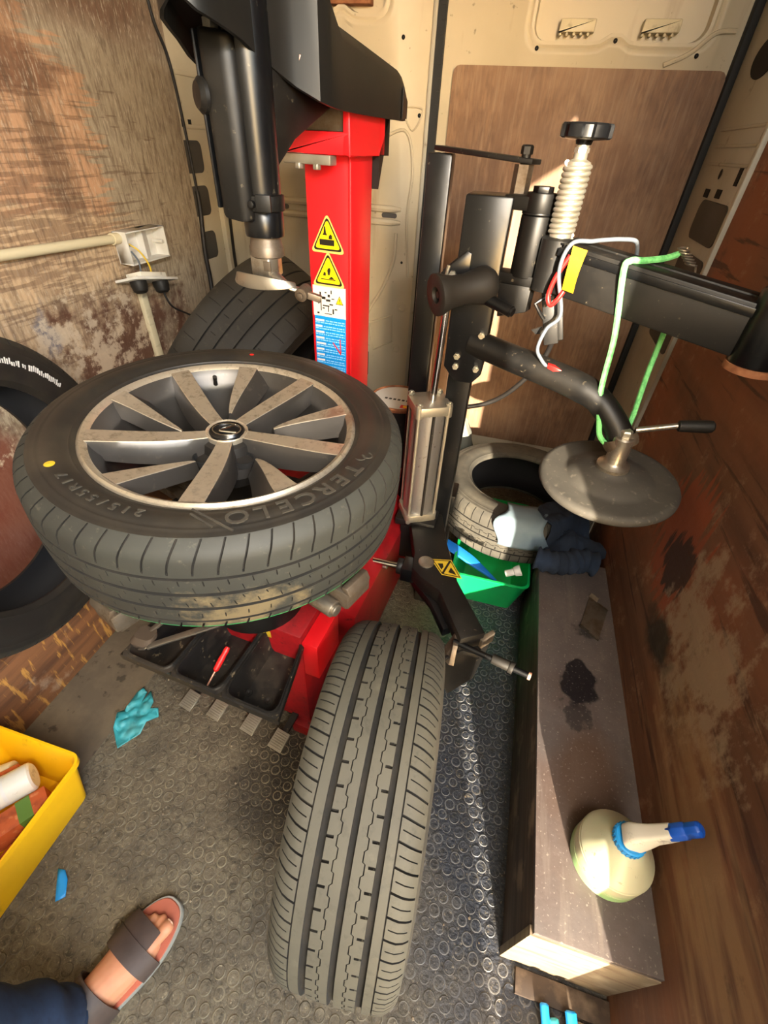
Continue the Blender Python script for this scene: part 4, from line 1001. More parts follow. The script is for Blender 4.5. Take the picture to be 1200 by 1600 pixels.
# threaded screw with hand knob
scr = MB().lathe([(.021, 1.196), (.021, 1.312), (.012, 1.316), (.010, 1.345)], Matrix.Translation((.062, 1.08, 0)), 24, 0, True, True)
hel = [(.062 + .0215 * math.cos(t), 1.08 + .0215 * math.sin(t), 1.2 + .0088 * t / (2 * PI)) for t in [i * 2 * PI / 20 for i in range(int(20 * 12.6))]]
scr.tube(hel, .0042, 8)
screw = build('screw', scr, 'zinc', ha, sharp=50)
build('lock_nut', MB().lathe([(.013, 1.325), (.013, 1.332)], Matrix.Translation((.062, 1.08, 0)), 6, 0, True, True), 'zinc', screw)
kp = []
for i in range(72):
    a = 2 * PI * i / 72; r = .039 + .005 * (0 if math.cos(6 * a) < -.35 else 1) * min(1, (math.cos(6 * a) + .35) * 2.5 + .2)
    kp.append((r * math.cos(a), r * math.sin(a)))
build('knob', MB().loft([[(.062 + x * s_, 1.08 + y * s_, z) for x, y in kp] for s_, z in ((.3, 1.336), (.34, 1.342), (.92, 1.344), (1, 1.346), (1, 1.362), (.95, 1.365), (.55, 1.366), (.5, 1.363))]), 'black_gloss', screw, sharp=30)
# beam
B0, B1 = V3((.072, 1.062, 1.148)), V3((.43, .935, 1.098))
bd = (B1 - B0).normalized(); bs_ = bd.cross(V3((0, 0, 1))).normalized()
beam = build('beam', MB().bar(B0, B1, .05, .088), 'black_satin', ha, bev=.004)
build('beam_rail', MB().bar(B0 - bs_ * .042 + V3((0, 0, .012)), B1 - bs_ * .042 + V3((0, 0, .012)), .034, .07), 'black_satin', beam, bev=.003)
build('beam_lip', MB().bar(B0 + bs_ * .027 + V3((0, 0, .03)), B1 + bs_ * .027 + V3((0, 0, .03)), .004, .014).bar(B0 + bs_ * .015 + V3((0, 0, .042)), B1 + bs_ * .015 + V3((0, 0, .042)), .012, .004), 'black_gloss', beam, bev=.001)
el = build('elbow', MB().lathe([(.04, 1.052), (.042, 1.056), (.042, 1.165), (.039, 1.17), (.0005, 1.17)], Matrix.Translation((.428, .925, 0)), 28, 0, True), 'black_gloss', ha)
build('elbow_ring', MB().lathe([(.03, 1.036), (.043, 1.04), (.043, 1.052), (.03, 1.053)], Matrix.Translation((.428, .925, 0)), 28, 0, True), 'rust', el)
# hanger plate under the screw tube
hp = build('hanger', MB().bar((.066, 1.07, 1.105), (.098, 1.06, 1.0), .03, .024, up=(0, 1, 0)).bar((.09, 1.07, 1.095), (.115, 1.06, 1.01), .012, .012, up=(0, 1, 0)), 'black_satin', ha, bev=.002)
build('hook', MB().tube([(.06, 1.055, 1.09), (.045, 1.05, 1.078), (.06, 1.05, 1.06), (.07, 1.05, 1.05)], .004, 8).prism([(.07, 1.05, 1.035), (.05, 1.05, 1.025), (.06, 1.05, 1.018), (.078, 1.05, 1.02)], (0, .006, 0)), 'black_gloss', hp)
# spool-shaped roller with its bracket
r0, r1 = V3((-.158, 1.0, 1.083)), V3((-.05, 1.085, 1.1))
rp = [(.0005, .012), (.014, .012), (.016, .0), (.036, -.002), (.041, .0), (.041, .008), (.036, .02), (.031, .04), (.03, .065), (.034, .09), (.038, .11), (.037, .122), (.028, .136), (.0005, .137)]
rl = build('roller', MB().lathe(rp, axis_mat(r0, r1 - r0), 36), 'black_plastic', ha, sharp=60)
build('roller_pin', MB().cyl(r0 + (r1 - r0) * .03, r0 + (r1 - r0) * .13, .007, 12), 'black_satin', rl)
build('bracket', MB().prism([(-.17, 1.14, 1.08), (-.17, 1.14, 1.105), (-.115, 1.14, 1.155), (-.105, 1.14, 1.15), (-.105, 1.14, 1.08)], (0, .008, 0)), 'black_gloss', ha, bev=.001)
br = build('bracket', MB().prism([(-.17, 1.09, 1.08), (-.17, 1.09, 1.105), (-.115, 1.09, 1.155), (-.105, 1.09, 1.15), (-.105, 1.09, 1.08)], (0, .008, 0)), 'black_gloss', ha, bev=.001)
build('bolt', MB().cyl((-.14, 1.09, 1.108), (-.14, 1.08, 1.108), .008, 6), 'zinc', br)
build('pin', MB().cyl((-.155, 1.085, 1.09), (-.15, 1.085, 1.125), .004, 8), 'zinc', br)
build('stop_bar', MB().cyl((-.06, 1.06, 1.075), (.0, 1.03, 1.062), .012, 14).cyl((.0, 1.03, 1.062), (.004, 1.028, 1.061), .009, 14), 'black_gloss', ha)
# air cylinder
CXY = V3((-.157, 1.09, 0))
cy = build('air_cylinder', MB().lathe([(.046, .45), (.046, .79)], Matrix.Translation(CXY), 40, 0, True, True), 'aluminium', ha)
for zz, nm in ((.43, 'end_cap'), (.785, 'end_cap')):
    pts = rrect(.05, .05, .018, 5, 0); c_, s_ = math.cos(.5), math.sin(.5)
    build(nm, MB().prism([(CXY.x + px * c_ - py * s_, CXY.y + px * s_ + py * c_, zz) for px, py in pts], (0, 0, .025)), 'zinc', cy, bev=.002)
for k in range(4):
    a = .5 + PI / 4 + k * PI / 2; p = CXY + V3((.056 * math.cos(a), .056 * math.sin(a), 0))
    build('tie_rod', MB().cyl(p + V3((0, 0, .42)), p + V3((0, 0, .82)), .0045, 8).cyl(p + V3((0, 0, .808)), p + V3((0, 0, .817)), .009, 6).cyl(p + V3((0, 0, .425)), p + V3((0, 0, .434)), .009, 6).cyl(p + V3((0, 0, .78)), p + V3((0, 0, .81)), .010, 10), 'zinc', cy)
build('groove_strip', MB().lathe([(.004, .455), (.004, .785)], Matrix.Translation((CXY.x + .022, CXY.y - .043, 0)), 8, 0, True, True), 'black_satin', cy)
build('piston_rod', MB().cyl((-.15, 1.09, .81), (-.143, 1.09, 1.1), .0085, 14), 'chrome', cy)
# lower arm, hub and press disc
lp_ = spline([(-.075, 1.12, .962), (0, 1.09, .952), (.09, 1.045, .945), (.16, 1.01, .938), (.21, .985, .925), (.25, .965, .895), (.285, .95, .855)], 6)
la = build('lower_arm', MB().tube(lp_, [.03] * 22 + [.029, .028, .0275] + [.027] * (len(lp_) - 25), 22), 'black_satin', ha)
build('weld', MB().lathe([(.033, -.012), (.036, 0), (.033, .012)], axis_mat((.283, .952, .852), (.5, -.25, -.8)), 20), 'steel_dirty', la)
DT = axis_mat((.287, .942, .752), (-.04, -.06, 1), (1, 0, 0))
dsc = build('press_disc', MB().lathe([(.0005, -.008), (.13, -.008), (.143, -.006), (.149, .002), (.149, .01), (.145, .016), (.135, .018), (.1, .016), (.088, .019), (.085, .023), (.05, .034), (.036, .038), (.033, .044), (.0005, .044)], DT, 72), 'rubber_disc', ha, sharp=50)
build('hub', MB().lathe([(.034, .038), (.034, .05), (.024, .056), (.021, .06), (.021, .118), (.018, .121), (.0005, .121)], DT, 32), 'steel', dsc)
build('hub_bolt', MB().lathe([(.013, .121), (.013, .133), (.010, .136), (.0005, .136)], DT, 6), 'zinc', dsc)
lv = build('lever', MB().cyl((.3, .945, .885), (.378, .95, .908), .006, 12), 'steel', ha)
build('grip', MB().lathe([(.006, 0), (.011, .003), (.012, .012), (.013, .05), (.012, .062), (.008, .066), (.0005, .066)], axis_mat((.372, .95, .906), (.95, .02, .14)), 20), 'black_plastic', lv)
hs = build('air_hose', MB().tube(spline([(-.15, 1.2, .735), (-.06, 1.24, .738), (.0, 1.24, .765), (.05, 1.22, .82), (.095, 1.2, .9), (.11, 1.18, .96), (.105, 1.13, 1.05)]), .0065, 10), 'cable', ha)

# ---------------------------------------------------------------- things hung on the assist arm
def on_beam(t, side, up): return B0 + (B1 - B0) * t + bs_ * side + V3((0, 0, up))
cg = thing('elastic_cord', 'green elastic cord with wire hook looped over the black beam and under the lower arm', 'cord', on_beam(.45, 0, .05))
P1 = [on_beam(.5, -.085, .062), on_beam(.46, -.045, .056), on_beam(.385, .0, .05), on_beam(.345, .03, .049), on_beam(.335, .034, .03), (.205, .99, 1.05), (.212, .97, .95), (.228, .95, .885), (.24, .945, .856), (.268, .955, .838), (.292, .978, .86), (.3, 1.0, .9)]
P2 = [(.3, 1.0, .9), (.305, 1.04, .97), (.305, 1.05, 1.06), on_beam(.57, -.075, .03)]
build('strand', MB().tube(spline(P1, 8), .0058, 8), 'cord_green', cg)
build('strand', MB().tube(spline(P2, 8), .0055, 8), 'cord_green', cg)
h0 = on_beam(.51, -.088, .062)
build('wire_hook', MB().tube([h0 + V3((.009 * math.cos(t), .009 * math.sin(t) - .002 * t / 6, -.0042 * t / (2 * PI) + .012)) + V3((.004 * t / (2 * PI), 0, 0)) for t in [i * 2 * PI / 14 for i in range(14 * 6)]], .0018, 6)
      .tube([h0 + V3((.02, 0, -.012)), h0 + V3((.035, .0, -.015)), h0 + V3((.042, .0, -.035))], .0018, 6), 'steel', cg)
tl = thing('test_lead', 'grey test lead with red crocodile clip draped over the beam', 'cable', on_beam(.1, 0, .05))
build('lead', MB().tube(spline([on_beam(.33, -.06, .045), on_beam(.31, -.05, .068), on_beam(.25, -.03, .068), on_beam(.18, -.01, .062), on_beam(.14, .01, .058), on_beam(.06, .034, .048), on_beam(.04, .04, .0), (.098, 1.025, 1.07), (.078, 1.02, 1.04), (.07, 1.015, 1.0), (.085, 1.02, .975), (.1, 1.02, .962)]), .0038, 10), 'grey_cable', tl)
build('red_wire', MB().tube(spline([on_beam(.07, .034, .03), on_beam(.03, .038, -.01), on_beam(.015, .038, -.045), on_beam(.04, .04, -.06), on_beam(.07, .04, -.045), on_beam(.085, .036, -.03)]), .0045, 10), 'red_plastic', tl)
build('crocodile_clip', MB().loft([[(.1 + .048 * t, 1.02 - .012 * t + s_ * w, .965 - .012 * t + u * h_) for s_, u in ((-1, -1), (1, -1), (1, 1), (-1, 1))] for t, w, h_ in ((0, .006, .005), (.3, .011, .008), (.6, .009, .007), (1, .003, .003))]), 'red_plastic', tl, bev=.001)
# curled yellow paper tag
mb = MB(); lo_ = []
for i in range(9):
    t = i / 8; z = .046 - .075 * t; o = .031 + .012 * math.sin(PI * t * .9) - .006 * t
    lo_.append([on_beam(.07 + .006 * math.sin(t * 3), o, z), on_beam(.145 - .012 * t, o + .003, z), on_beam(.145 - .012 * t, o + .0042, z), on_beam(.07 + .006 * math.sin(t * 3), o + .0012, z)])
build('paper_tag', mb.loft(lo_), 'tag_yellow', label='small yellow paper tag with printed marks hanging on the black beam', cat='tag')

# ---------------------------------------------------------------- on the right-hand ledge
SB = V3((.392, .362, BZ))
sp = thing('spray_bottle', 'squat cream spray bottle with green liquid and blue nozzle on the right ledge', 'bottle', SB)
body = build('bottle_body', MB().lathe([(.0005, .0), (.06, .0), (.0645, .003), (.066, .01), (.066, .03), (.0648, .0305), (.0648, .032), (.066, .0325), (.066, .062), (.0645, .064), (.0645, .067), (.0635, .069), (.056, .077), (.044, .092), (.034, .107), (.027, .115), (.0235, .118), (.0235, .124), (.02, .125)], None, 56), 'bottle', sp, local=True, sharp=22)
ck = build('cap_ring', MB().lathe([(.0245, .117), (.026, .118), (.026, .13), (.0235, .132), (.0005, .132)], None, 32), 'blue_light', sp, local=True)
for k in range(20):
    a = 2 * PI * k / 20; c = V3((math.cos(a), math.sin(a), 0))
    pass
rb = MB()
for k in range(24):
    a = 2 * PI * k / 24; c = V3((math.cos(a), math.sin(a), 0)); s_ = V3((-math.sin(a), math.cos(a), 0))
    rb.obox(c * .0262 + V3((0, 0, .124)), c * .0012, s_ * .0014, V3((0, 0, .005)))
build('ribs', rb, 'blue_light', ck, local=True)
hd = MB(); lo_ = []
for t, (x, y, z, w, h_) in enumerate([(0, 0, .13, .019, .019), (.004, 0, .148, .02, .018), (.012, 0, .16, .018, .015), (.02, 0, .175, .013, .013), (.03, 0, .192, .0125, .012), (.038, 0, .206, .012, .011)]):
    d = V3((.45, 0, .9)); u = V3((.9, 0, -.45))
    lo_.append([V3((x, y, z)) + u * w * px * 1.0 + V3((0, h_ * py, 0)) for px, py in rrect(1, 1, .45, 4, 0)])
sh = build('spray_head', hd.loft(lo_), 'white_plastic', sp, local=True)
build('trigger', MB().prism([(.028, -.006, .17), (.042, -.006, .168), (.054, -.006, .19), (.048, -.006, .2), (.04, -.006, .182)], (0, .012, 0)), 'blue_sprayer', sh, local=True, bev=.002)
build('nozzle', MB().lathe([(.013, 0), (.0135, .008), (.0135, .026), (.012, .029), (.011, .031), (.012, .034), (.012, .05), (.008, .054), (.0005, .054)], axis_mat((.035, 0, .2), (.5, 0, .86)), 8), 'blue_sprayer', sh, local=True, bev=.001)

mb = MB().prism([(.378, .925, BZ), (.425, .888, BZ), (.462, 1.01, BZ), (.412, 1.05, BZ)], (0, 0, .004))
mb.prism([(.378, .925, BZ + .004), (.4, .908, BZ + .004), (.396, .9, BZ + .02), (.374, .918, BZ + .02)], (.003, .003, 0)).prism([(.404, .905, BZ + .004), (.425, .888, BZ + .004), (.42, .88, BZ + .016), (.4, .897, BZ + .016)], (.003, .003, 0))
mb.prism([(.412, 1.05, BZ + .004), (.43, 1.036, BZ + .004), (.432, 1.042, BZ + .016), (.414, 1.056, BZ + .016)], (.003, -.003, 0))
mb.prism([(.436, 1.03, BZ + .004), (.462, 1.01, BZ + .004), (.46, 1.0, BZ + .012), (.43, 1.02, BZ + .012)], (.003, .003, 0))
build('metal_bracket', mb, 'steel_dirty', label='rusty square metal bracket with bent lips lying on the right ledge', cat='bracket', bev=.0008, seg=1)

# ---------------------------------------------------------------- rear right corner
def ringbox(x0, x1, y0, y1, z, r): 
    return [((x0 + x1) / 2 + px, (y0 + y1) / 2 + py, z) for px, py in rrect((x1 - x0) / 2, (y1 - y0) / 2, r, 6, 1)]
tub = MB().loft([ringbox(.03, .222, 1.165, 1.56, .0, .02), ringbox(-.012, .252, 1.122, 1.6, .16, .03), ringbox(-.016, .256, 1.118, 1.604, .166, .03), ringbox(-.016, .256, 1.118, 1.604, .17, .03),
                 ringbox(-.008, .248, 1.126, 1.596, .17, .028), ringbox(.034, .218, 1.169, 1.556, .005, .018)], 0)
build('tub', tub, 'green', label='bright green plastic tub on the floor beside the ledge', cat='tub')
lo_ = []
for i in range(13):
    t = i / 12; c = V3((-.085 + .235 * t, 1.262 - .075 * t, .178 - .075 * t + .012 * math.sin(PI * t))); w = .022 * (1 - .8 * max(0, t - .55) / .45); s_ = V3((.25, .95, .1)).normalized()
    lo_.append([c - s_ * w, c + s_ * w, c + s_ * w * .9 + V3((0, 0, .007)), c - s_ * w * .9 + V3((0, 0, .007))])
build('plastic_scraper', MB().loft(lo_), 'blue_plastic', label='flat pointed blue plastic blade lying in the green tub', cat='tool', bev=.001)
build('plastic_funnel', MB().cyl((.168, 1.155, .186), (.195, 1.16, .2), .012, 16).cyl((.195, 1.16, .2), (.215, 1.165, .21), .016, 16, r2=.02), 'white_clean', label='small white plastic funnel at the rim of the green tub', cat='funnel', bev=.002)

def drape(name, ctr, rad, base, amp, matn, label, n=26, m=48, thick=.004, seed=0, cat='cloth', sc=18, parent=None):
    mb = MB(); rows = []
    for i in range(n + 1):
        u = max(i / n, .002); row = []
        for j in range(m):
            a = 2 * PI * j / m; r = rad(a) * u; x = ctr[0] + r * math.cos(a); y = ctr[1] + r * math.sin(a)
            w = mnoise.noise(V3((x * sc, y * sc, seed))) + .5 * mnoise.noise(V3((x * sc * 2.3, y * sc * 2.3, seed + 4)))
            row.append((x, y, base(x, y, u) + amp * (abs(w) * 1.2) + .003))
        rows.append(row)
    mb.loft(rows, 0, True, False)
    low = [[(x, y, z - thick) for x, y, z in rows[-1]], [(x, y, z - thick) for x, y, z in rows[0]]]
    mb.loft([rows[-1], low[0]], 0, False, False)
    return build(name, mb, matn, parent, label=label, cat=cat, sharp=80)
def sst(a, b_, x): t = min(1, max(0, (x - a) / (b_ - a))); return t * t * (3 - 2 * t)
def sup(x, y, u):
    d = math.hypot(x - .162, y - 1.5)
    onty = .27 + .112 * (1 - sst(.285, .33, d))
    inn = sst(.2, .16, d) if d < .2 else 0
    return onty - .07 * (sst(.0, 1, max(0, (.2 - d) / .05)))
crag = lambda a: 1 + .16 * math.sin(3 * a + 1) + .1 * math.sin(5 * a + .4) + .06 * math.sin(9 * a)
def navy_base(x, y, u): return max(sup(x, y, u), BZ + .075 * (1 - u ** 1.5)) + .004
wt = thing('work_trousers', 'crumpled navy work trousers heaped on the grey tyre and the ledge end', 'trousers', (.345, 1.2, BZ))
drape('crumpled_seat', (.345, 1.235), lambda a: .105 * crag(a) * (1.12 if math.sin(a) > 0 else 1.0), navy_base, .02, 'navy_cloth', None, seed=2, sc=16, cat=None, parent=wt)
# trouser leg end with pale lining
pth = spline([(.238, 1.125, .318), (.285, 1.118, .318), (.33, 1.13, .315), (.375, 1.16, .315), (.43, 1.165, .306)], 7)
rr = [.036 + .005 * math.sin(i * 1.7) + .003 * math.sin(i * 3.1) for i in range(len(pth))]
tlg = build('trouser_leg', MB().tube(pth, rr, 20, caps=False, flat=.95), 'navy_cloth', wt, sharp=80)
build('lining', MB().tube([pth[0] + V3((.001, 0, 0)), pth[2], pth[5]], [rr[0] * .9, .03, .012], 20, flat=.95), 'pale_denim', tlg, sharp=80, label='pale inside of the trouser leg')
# pale denim square over the tyre shoulder
rows = []; mb = MB()
for i in range(15):
    t = i / 14; row = []
    for j in range(13):
        a = math.radians(-101 + 30 * j / 12 + 3 * math.sin(i * .6))
        prof = [(.205, .378), (.24, .384), (.27, .384), (.295, .38), (.31, .362), (.316, .335), (.318, .305), (.319, .285)]
        f = t * (len(prof) - 1); k = min(int(f), len(prof) - 2); q = f - k
        r = prof[k][0] * (1 - q) + prof[k + 1][0] * q; z = prof[k][1] * (1 - q) + prof[k + 1][1] * q
        w = .004 * abs(mnoise.noise(V3((i * .5, j * .45, 3)))) * 1.5
        row.append((.162 + (r + w) * math.cos(a), 1.5 + (r + w) * math.sin(a), z + w + .004))
    rows.append(row)
for row in rows: mb.v += row
for i in range(14):
    for j in range(12): mb.f.append((i * 13 + j, i * 13 + j + 1, (i + 1) * 13 + j + 1, (i + 1) * 13 + j)); mb.m.append(0)
cl = build('denim_rag', mb, 'pale_denim', label='pale blue denim rag draped over the edge of the grey tyre', cat='cloth', sharp=80)
md = cl.modifiers.new('thick', 'SOLIDIFY'); md.thickness = .003; md.offset = 1

# drum and sack half hidden at the back
dr = thing('oil_drum', 'drum with printed cream lid and red rim standing behind the machine', 'drum', (-.33, 1.5, 0))
build('drum_body', MB().lathe([(.1, 0), (.102, .2), (.105, .205), (.102, .21), (.102, .4), (.105, .405), (.102, .41), (.1, .6)], None, 48, 0, True), 'black_satin', dr, local=True)
build('rim', MB().lathe([(.1, .592), (.105, .595), (.106, .606), (.1, .61), (.096, .604)], None, 48), 'rust', dr, local=True)
ld = build('lid', MB().lathe([(.098, .603), (.0005, .603)], None, 48), 'st_white', dr, local=True)
mb = MB()
for k in range(7): mb.box(-.05 + k * .016, -.04 + k * .016, -.02, -.008, .6032, .6036, 0)
mb.box(.02, .05, -.075, -.05, .6032, .6036, 1).box(.03, .045, -.07, -.055, .6036, .604, 2)
build('print', mb, ['st_black', 'red_plastic', 'st_yellow'], ld, local=True, smooth=False)
sk_ = MB(); lo_ = []
for z, r in ((0, .1), (.03, .115), (.12, .12), (.24, .1), (.32, .07), (.38, .04), (.405, .012)):
    lo_.append([(-.12 + r * math.cos(2 * PI * k / 28) * (.75 + .12 * math.sin(k * 1.3 + z * 20)), 1.86 + r * .8 * math.sin(2 * PI * k / 28) * (.9 + .1 * math.sin(k * 2.1)), z) for k in range(28)])
build('sack', sk_.loft(lo_), 'stone_bag', label='small grey sack standing against the rear door behind the black post', cat='sack', sharp=80)

# ---------------------------------------------------------------- left wall fittings
sk1 = thing('socket_box', 'open white plastic socket back box mounted on the left wall', 'socket box', (XL, 1.44, .98))
w = .004; x0, x1, y0, y1, z0, z1 = XL, XL + .05, 1.345, 1.53, .98, 1.072
build('box_shell', MB().box(x0, x0 + w, y0, y1, z0, z1).box(x0, x1, y0, y0 + w, z0, z1).box(x0, x1, y1 - w, y1, z0, z1).box(x0, x1, y0, y1, z0, z0 + w).box(x0, x1, y0, y1, z1 - w, z1), 'white_clean', sk1, bev=.001, seg=1)
build('divider', MB().box(x0, x1 - .02, 1.44, 1.443, z0, z1).prism([(x0, 1.443, z1), (x0, 1.5, z1), (x0 + .03, 1.443, z1)], (0, 0, -.09)), 'white_clean', sk1)
build('screw_post', MB().cyl((x0, 1.358, 1.026), (x1 - .006, 1.358, 1.026), .006, 10), 'white_clean', sk1)
build('screw_post', MB().cyl((x0, 1.517, 1.026), (x1 - .006, 1.517, 1.026), .006, 10), 'white_clean', sk1)
cd = build('conduit', MB().cyl((XL + .017, -.3, 1.105), (XL + .017, 1.33, 1.055), .0125, 16).cyl((XL + .017, 1.32, 1.0553), (XL + .017, 1.348, 1.0545), .016, 16), 'cream', label='cream plastic conduit pipe running along the left wall to the socket box', cat='conduit pipe')
fp_ = thing('socket_plate', 'white socket faceplate with two black plugs hanging off the left wall by its wires', 'socket', (-1.19, 1.38, .9))
pa, pb = V3((-1.19, 1.27, .955)), V3((-1.19, 1.49, .912))
dy = (pb - pa).normalized(); nn = V3((.25, -.2, -.95)); nn = (nn - dy * nn.dot(dy)).normalized(); ww = dy.cross(nn)
build('plate', MB().obox((pa + pb) / 2 + dy * 0, dy * .1, ww * .043, nn * .004), 'white_clean', fp_, bev=.002)
for t in (.28, .75):
    c = pa + (pb - pa) * t + nn * .004
    pg = build('plug', MB().lathe([(.026, 0), (.026, .012), (.022, .03), (.014, .036), (.0005, .036)], axis_mat(c, nn), 20), 'black_plastic', fp_, bev=.001)
build('socket_insert', MB().obox((pa + pb) / 2 - nn * .012, dy * .06, ww * .03, nn * .008), 'white_plastic', fp_, bev=.002)
build('wire', MB().tube(spline([(-1.24, 1.36, 1.045), (-1.215, 1.355, 1.03), (-1.2, 1.37, .99), (-1.195, 1.36, .955), (-1.19, 1.35, .95)]), .0028, 8), 'grey_cable', fp_)
build('wire', MB().tube(spline([(-1.24, 1.365, 1.045), (-1.205, 1.385, 1.02), (-1.19, 1.4, .98), (-1.19, 1.405, .945)]), .0028, 8), 'yellow_wire', fp_)
build('wire', MB().tube(spline([(-1.245, 1.35, 1.05), (-1.21, 1.36, 1.03)]), .005, 8), 'cable', fp_)
build('plug_lead', MB().tube(spline([pa + (pb - pa) * .75 + nn * .035, (-1.17, 1.44, .84), (-1.16, 1.5, .8), (-1.14, 1.58, .75)]), .0035, 8), 'cable', fp_)
build('trunking', MB().prism([(XL, 1.385, .15), (XL, 1.415, .15), (XL, 1.405, .905), (XL, 1.378, .905)], (.018, 0, 0)), 'cream', label='narrow cream trunking strip running down the left wall below the hanging socket', cat='trunking', bev=.002)
build('hanging_cable', MB().tube(spline([(XL + .012, 1.735, 1.93), (XL + .012, 1.74, 1.62), (XL + .014, 1.785, 1.5), (XL + .014, 1.805, 1.33), (XL + .014, 1.812, 1.15)]), .005, 8)
      .tube(spline([(XL + .014, 1.812, 1.15), (XL + .016, 1.81, 1.1), (XL + .016, 1.79, .96), (XL + .02, 1.785, .84), (XL + .03, 1.75, .7)]), .009, 10), 'cable', label='thin black cable hanging down the left rear pillar', cat='cable')
build('hanging_strap', MB().tube(spline([(-1.2, 1.94, 1.3), (-1.185, 1.93, 1.1), (-1.19, 1.93, .9), (-1.18, 1.93, .7)]), .01, 8, flat=.4), 'cable', label='black strap hanging in the rear left door corner', cat='strap')

# ---------------------------------------------------------------- yellow crate and contents
cr_ = MB()
def cb_(dx, z, r): return [(-.905 + px, .02 + py, z) for px, py in rrect(.118 + dx, .205 + dx, r, 6, 1)]
cr_.loft([cb_(0, .003, .02), cb_(.022, .16, .022), cb_(.03, .162, .026), cb_(.03, .176, .026), cb_(.0255, .176, .024), cb_(.0175, .16, .02), cb_(-.004, .008, .017)], 0)
build('crate', cr_, 'yellow_crate', label='yellow plastic crate on the floor by the left ledge', cat='crate')
ca = thing('white_can', 'white labelled spray can lying in the yellow crate', 'can', (-.93, .12, .008))
c0, c1 = V3((-.87, .2, .118)), V3((-.985, .055, .112))
can = build('can_body', MB().lathe([(.0005, 0), (.028, 0), (.033, .004), (.034, .01), (.034, .175), (.03, .182), (.015, .188)], axis_mat(c0, c1 - c0), 32), 'white_plastic', ca)
build('band', MB().lathe([(.0343, .05), (.0345, .051), (.0345, .056), (.0343, .057)], axis_mat(c0, c1 - c0), 32), 'white_clean', can)
build('stroke', MB().tube([c0 + (c1 - c0) * .55 + V3((.02, -.022, .02)), c0 + (c1 - c0) * .8 + V3((.024, -.025, .008))], .002, 6), 'st_black', can)
bx = thing('orange_carton', 'long orange carton with a green band lying along the crate wall', 'carton', (-.85, .07, .008))
c0, c1 = V3((-.812, .175, .085)), V3((-.94, -.03, .08)); dd = (c1 - c0).normalized(); ss = dd.cross(V3((0, 0, 1))).normalized()
ob = build('carton', MB().obox((c0 + c1) / 2, (c1 - c0) / 2, ss * .026, V3((0, 0, .028))), 'orange_card', bx, bev=.002)
build('band', MB().obox(c0 + dd * .045, dd * .014, ss * .0265, V3((0, 0, .0285))), 'green_card', ob)
build('orange_carton', MB().obox((-.835, -.02, .042), (.012, .1, 0), (.012, -.002, 0), (0, 0, .03)), 'orange_card', label='small orange carton lying at the bottom of the crate', cat='carton', bev=.002)
build('orange_carton', MB().obox((-.955, .14, .085), (.045, .055, 0), (-.02, .016, 0), (0, 0, .03)), 'orange_card', label='short orange carton behind the white can in the crate', cat='carton', bev=.002)
build('beige_roll', MB().cyl((-.99, .17, .075), (-.95, .2, .08), .025, 20), 'cream', label='beige tape roll at the left end of the crate', cat='roll', bev=.003)

# ---------------------------------------------------------------- litter on the floor
from mathutils.geometry import delaunay_2d_cdt
def sheet(name, poly, z0, amp, matn, label, cat, step=.006, sc=60, seed=1, thick=.0012):
    xs = [p[0] for p in poly]; ys = [p[1] for p in poly]; pts = [V3((p[0], p[1])) for p in poly]; n = len(pts)
    pin = list(pts); random.seed(seed)
    x = min(xs)
    while x < max(xs):
        y = min(ys)
        while y < max(ys):
            ins = False; j = n - 1; md_ = 9
            for i in range(n):
                a, b_ = pts[i], pts[j]
                if (a.y > y) != (b_.y > y) and x < (b_.x - a.x) * (y - a.y) / (b_.y - a.y) + a.x: ins = not ins
                ab = b_ - a; t = max(0, min(1, (V3((x, y)) - a).dot(ab) / max(ab.length_squared, 1e-9))); md_ = min(md_, (a + ab * t - V3((x, y))).length)
                j = i
            if ins and md_ > step * .5: pin.append(V3((x + random.uniform(-.2, .2) * step, y + random.uniform(-.2, .2) * step)))
            y += step
        x += step
    r = delaunay_2d_cdt([p.to_2d() for p in pin], [], [list(range(n))], 1, 1e-5)
    mb = MB(); vs = []
    for i, p in enumerate(r[0]):
        w = abs(mnoise.noise(V3((p.x * sc, p.y * sc * .6, seed)))) * 1.5 + abs(mnoise.noise(V3((p.x * sc * .5, p.y * sc, seed + 7))))
        vs.append((p.x, p.y, z0 + amp * w))
    mb.add(vs, [tuple(f) for f in r[2]])
    o = build(name, mb, matn, label=label, cat=cat, sharp=60)
    md = o.modifiers.new('thick', 'SOLIDIFY'); md.thickness = thick; md.offset = 1
    return o
GL = [(-0.8402, 0.5037), (-0.8215, 0.4949), (-0.815, 0.4606), (-0.805, 0.5154), (-0.7822, 0.4738), (-0.7815, 0.4556), (-0.7599, 0.4637), (-0.742, 0.4407), (-0.7662, 0.4187), (-0.7584, 0.3842), (-0.7769, 0.3621), (-0.7858, 0.3314), (-0.8026, 0.3422), (-0.8378, 0.3755), (-0.8614, 0.4161), (-0.8513, 0.4297), (-0.8457, 0.4574), (-0.845, 0.486)]
GL = [(-.815, .5154 - .012) if p == (-0.805, 0.5154) else p for p in GL]
sheet('rubber_glove', GL, .004, .014, 'glove', 'crumpled dirty turquoise rubber glove lying on the floor', 'glove', sc=42)
sheet('blue_strip', [(-0.7373, 0.0765), (-0.7203, 0.079), (-0.7012, 0.0664), (-0.6817, 0.0406), (-0.696, 0.0275), (-0.7198, 0.0551)], .003, .002, 'blue_light', 'torn light blue strip of rubber on the floor by the sandal', 'strip', step=.008, sc=20)
bg_ = thing('blue_glove', 'bright blue glove stuffed in the side step at the bottom edge', 'glove', (.37, .13, .0))
build('finger', MB().tube(spline([(.352, .1, .025), (.346, .135, .03), (.342, .165, .032)]), [.008] * 8 + [.0085] * 8 + [.006], 10, flat=.6), 'blue_light', bg_)
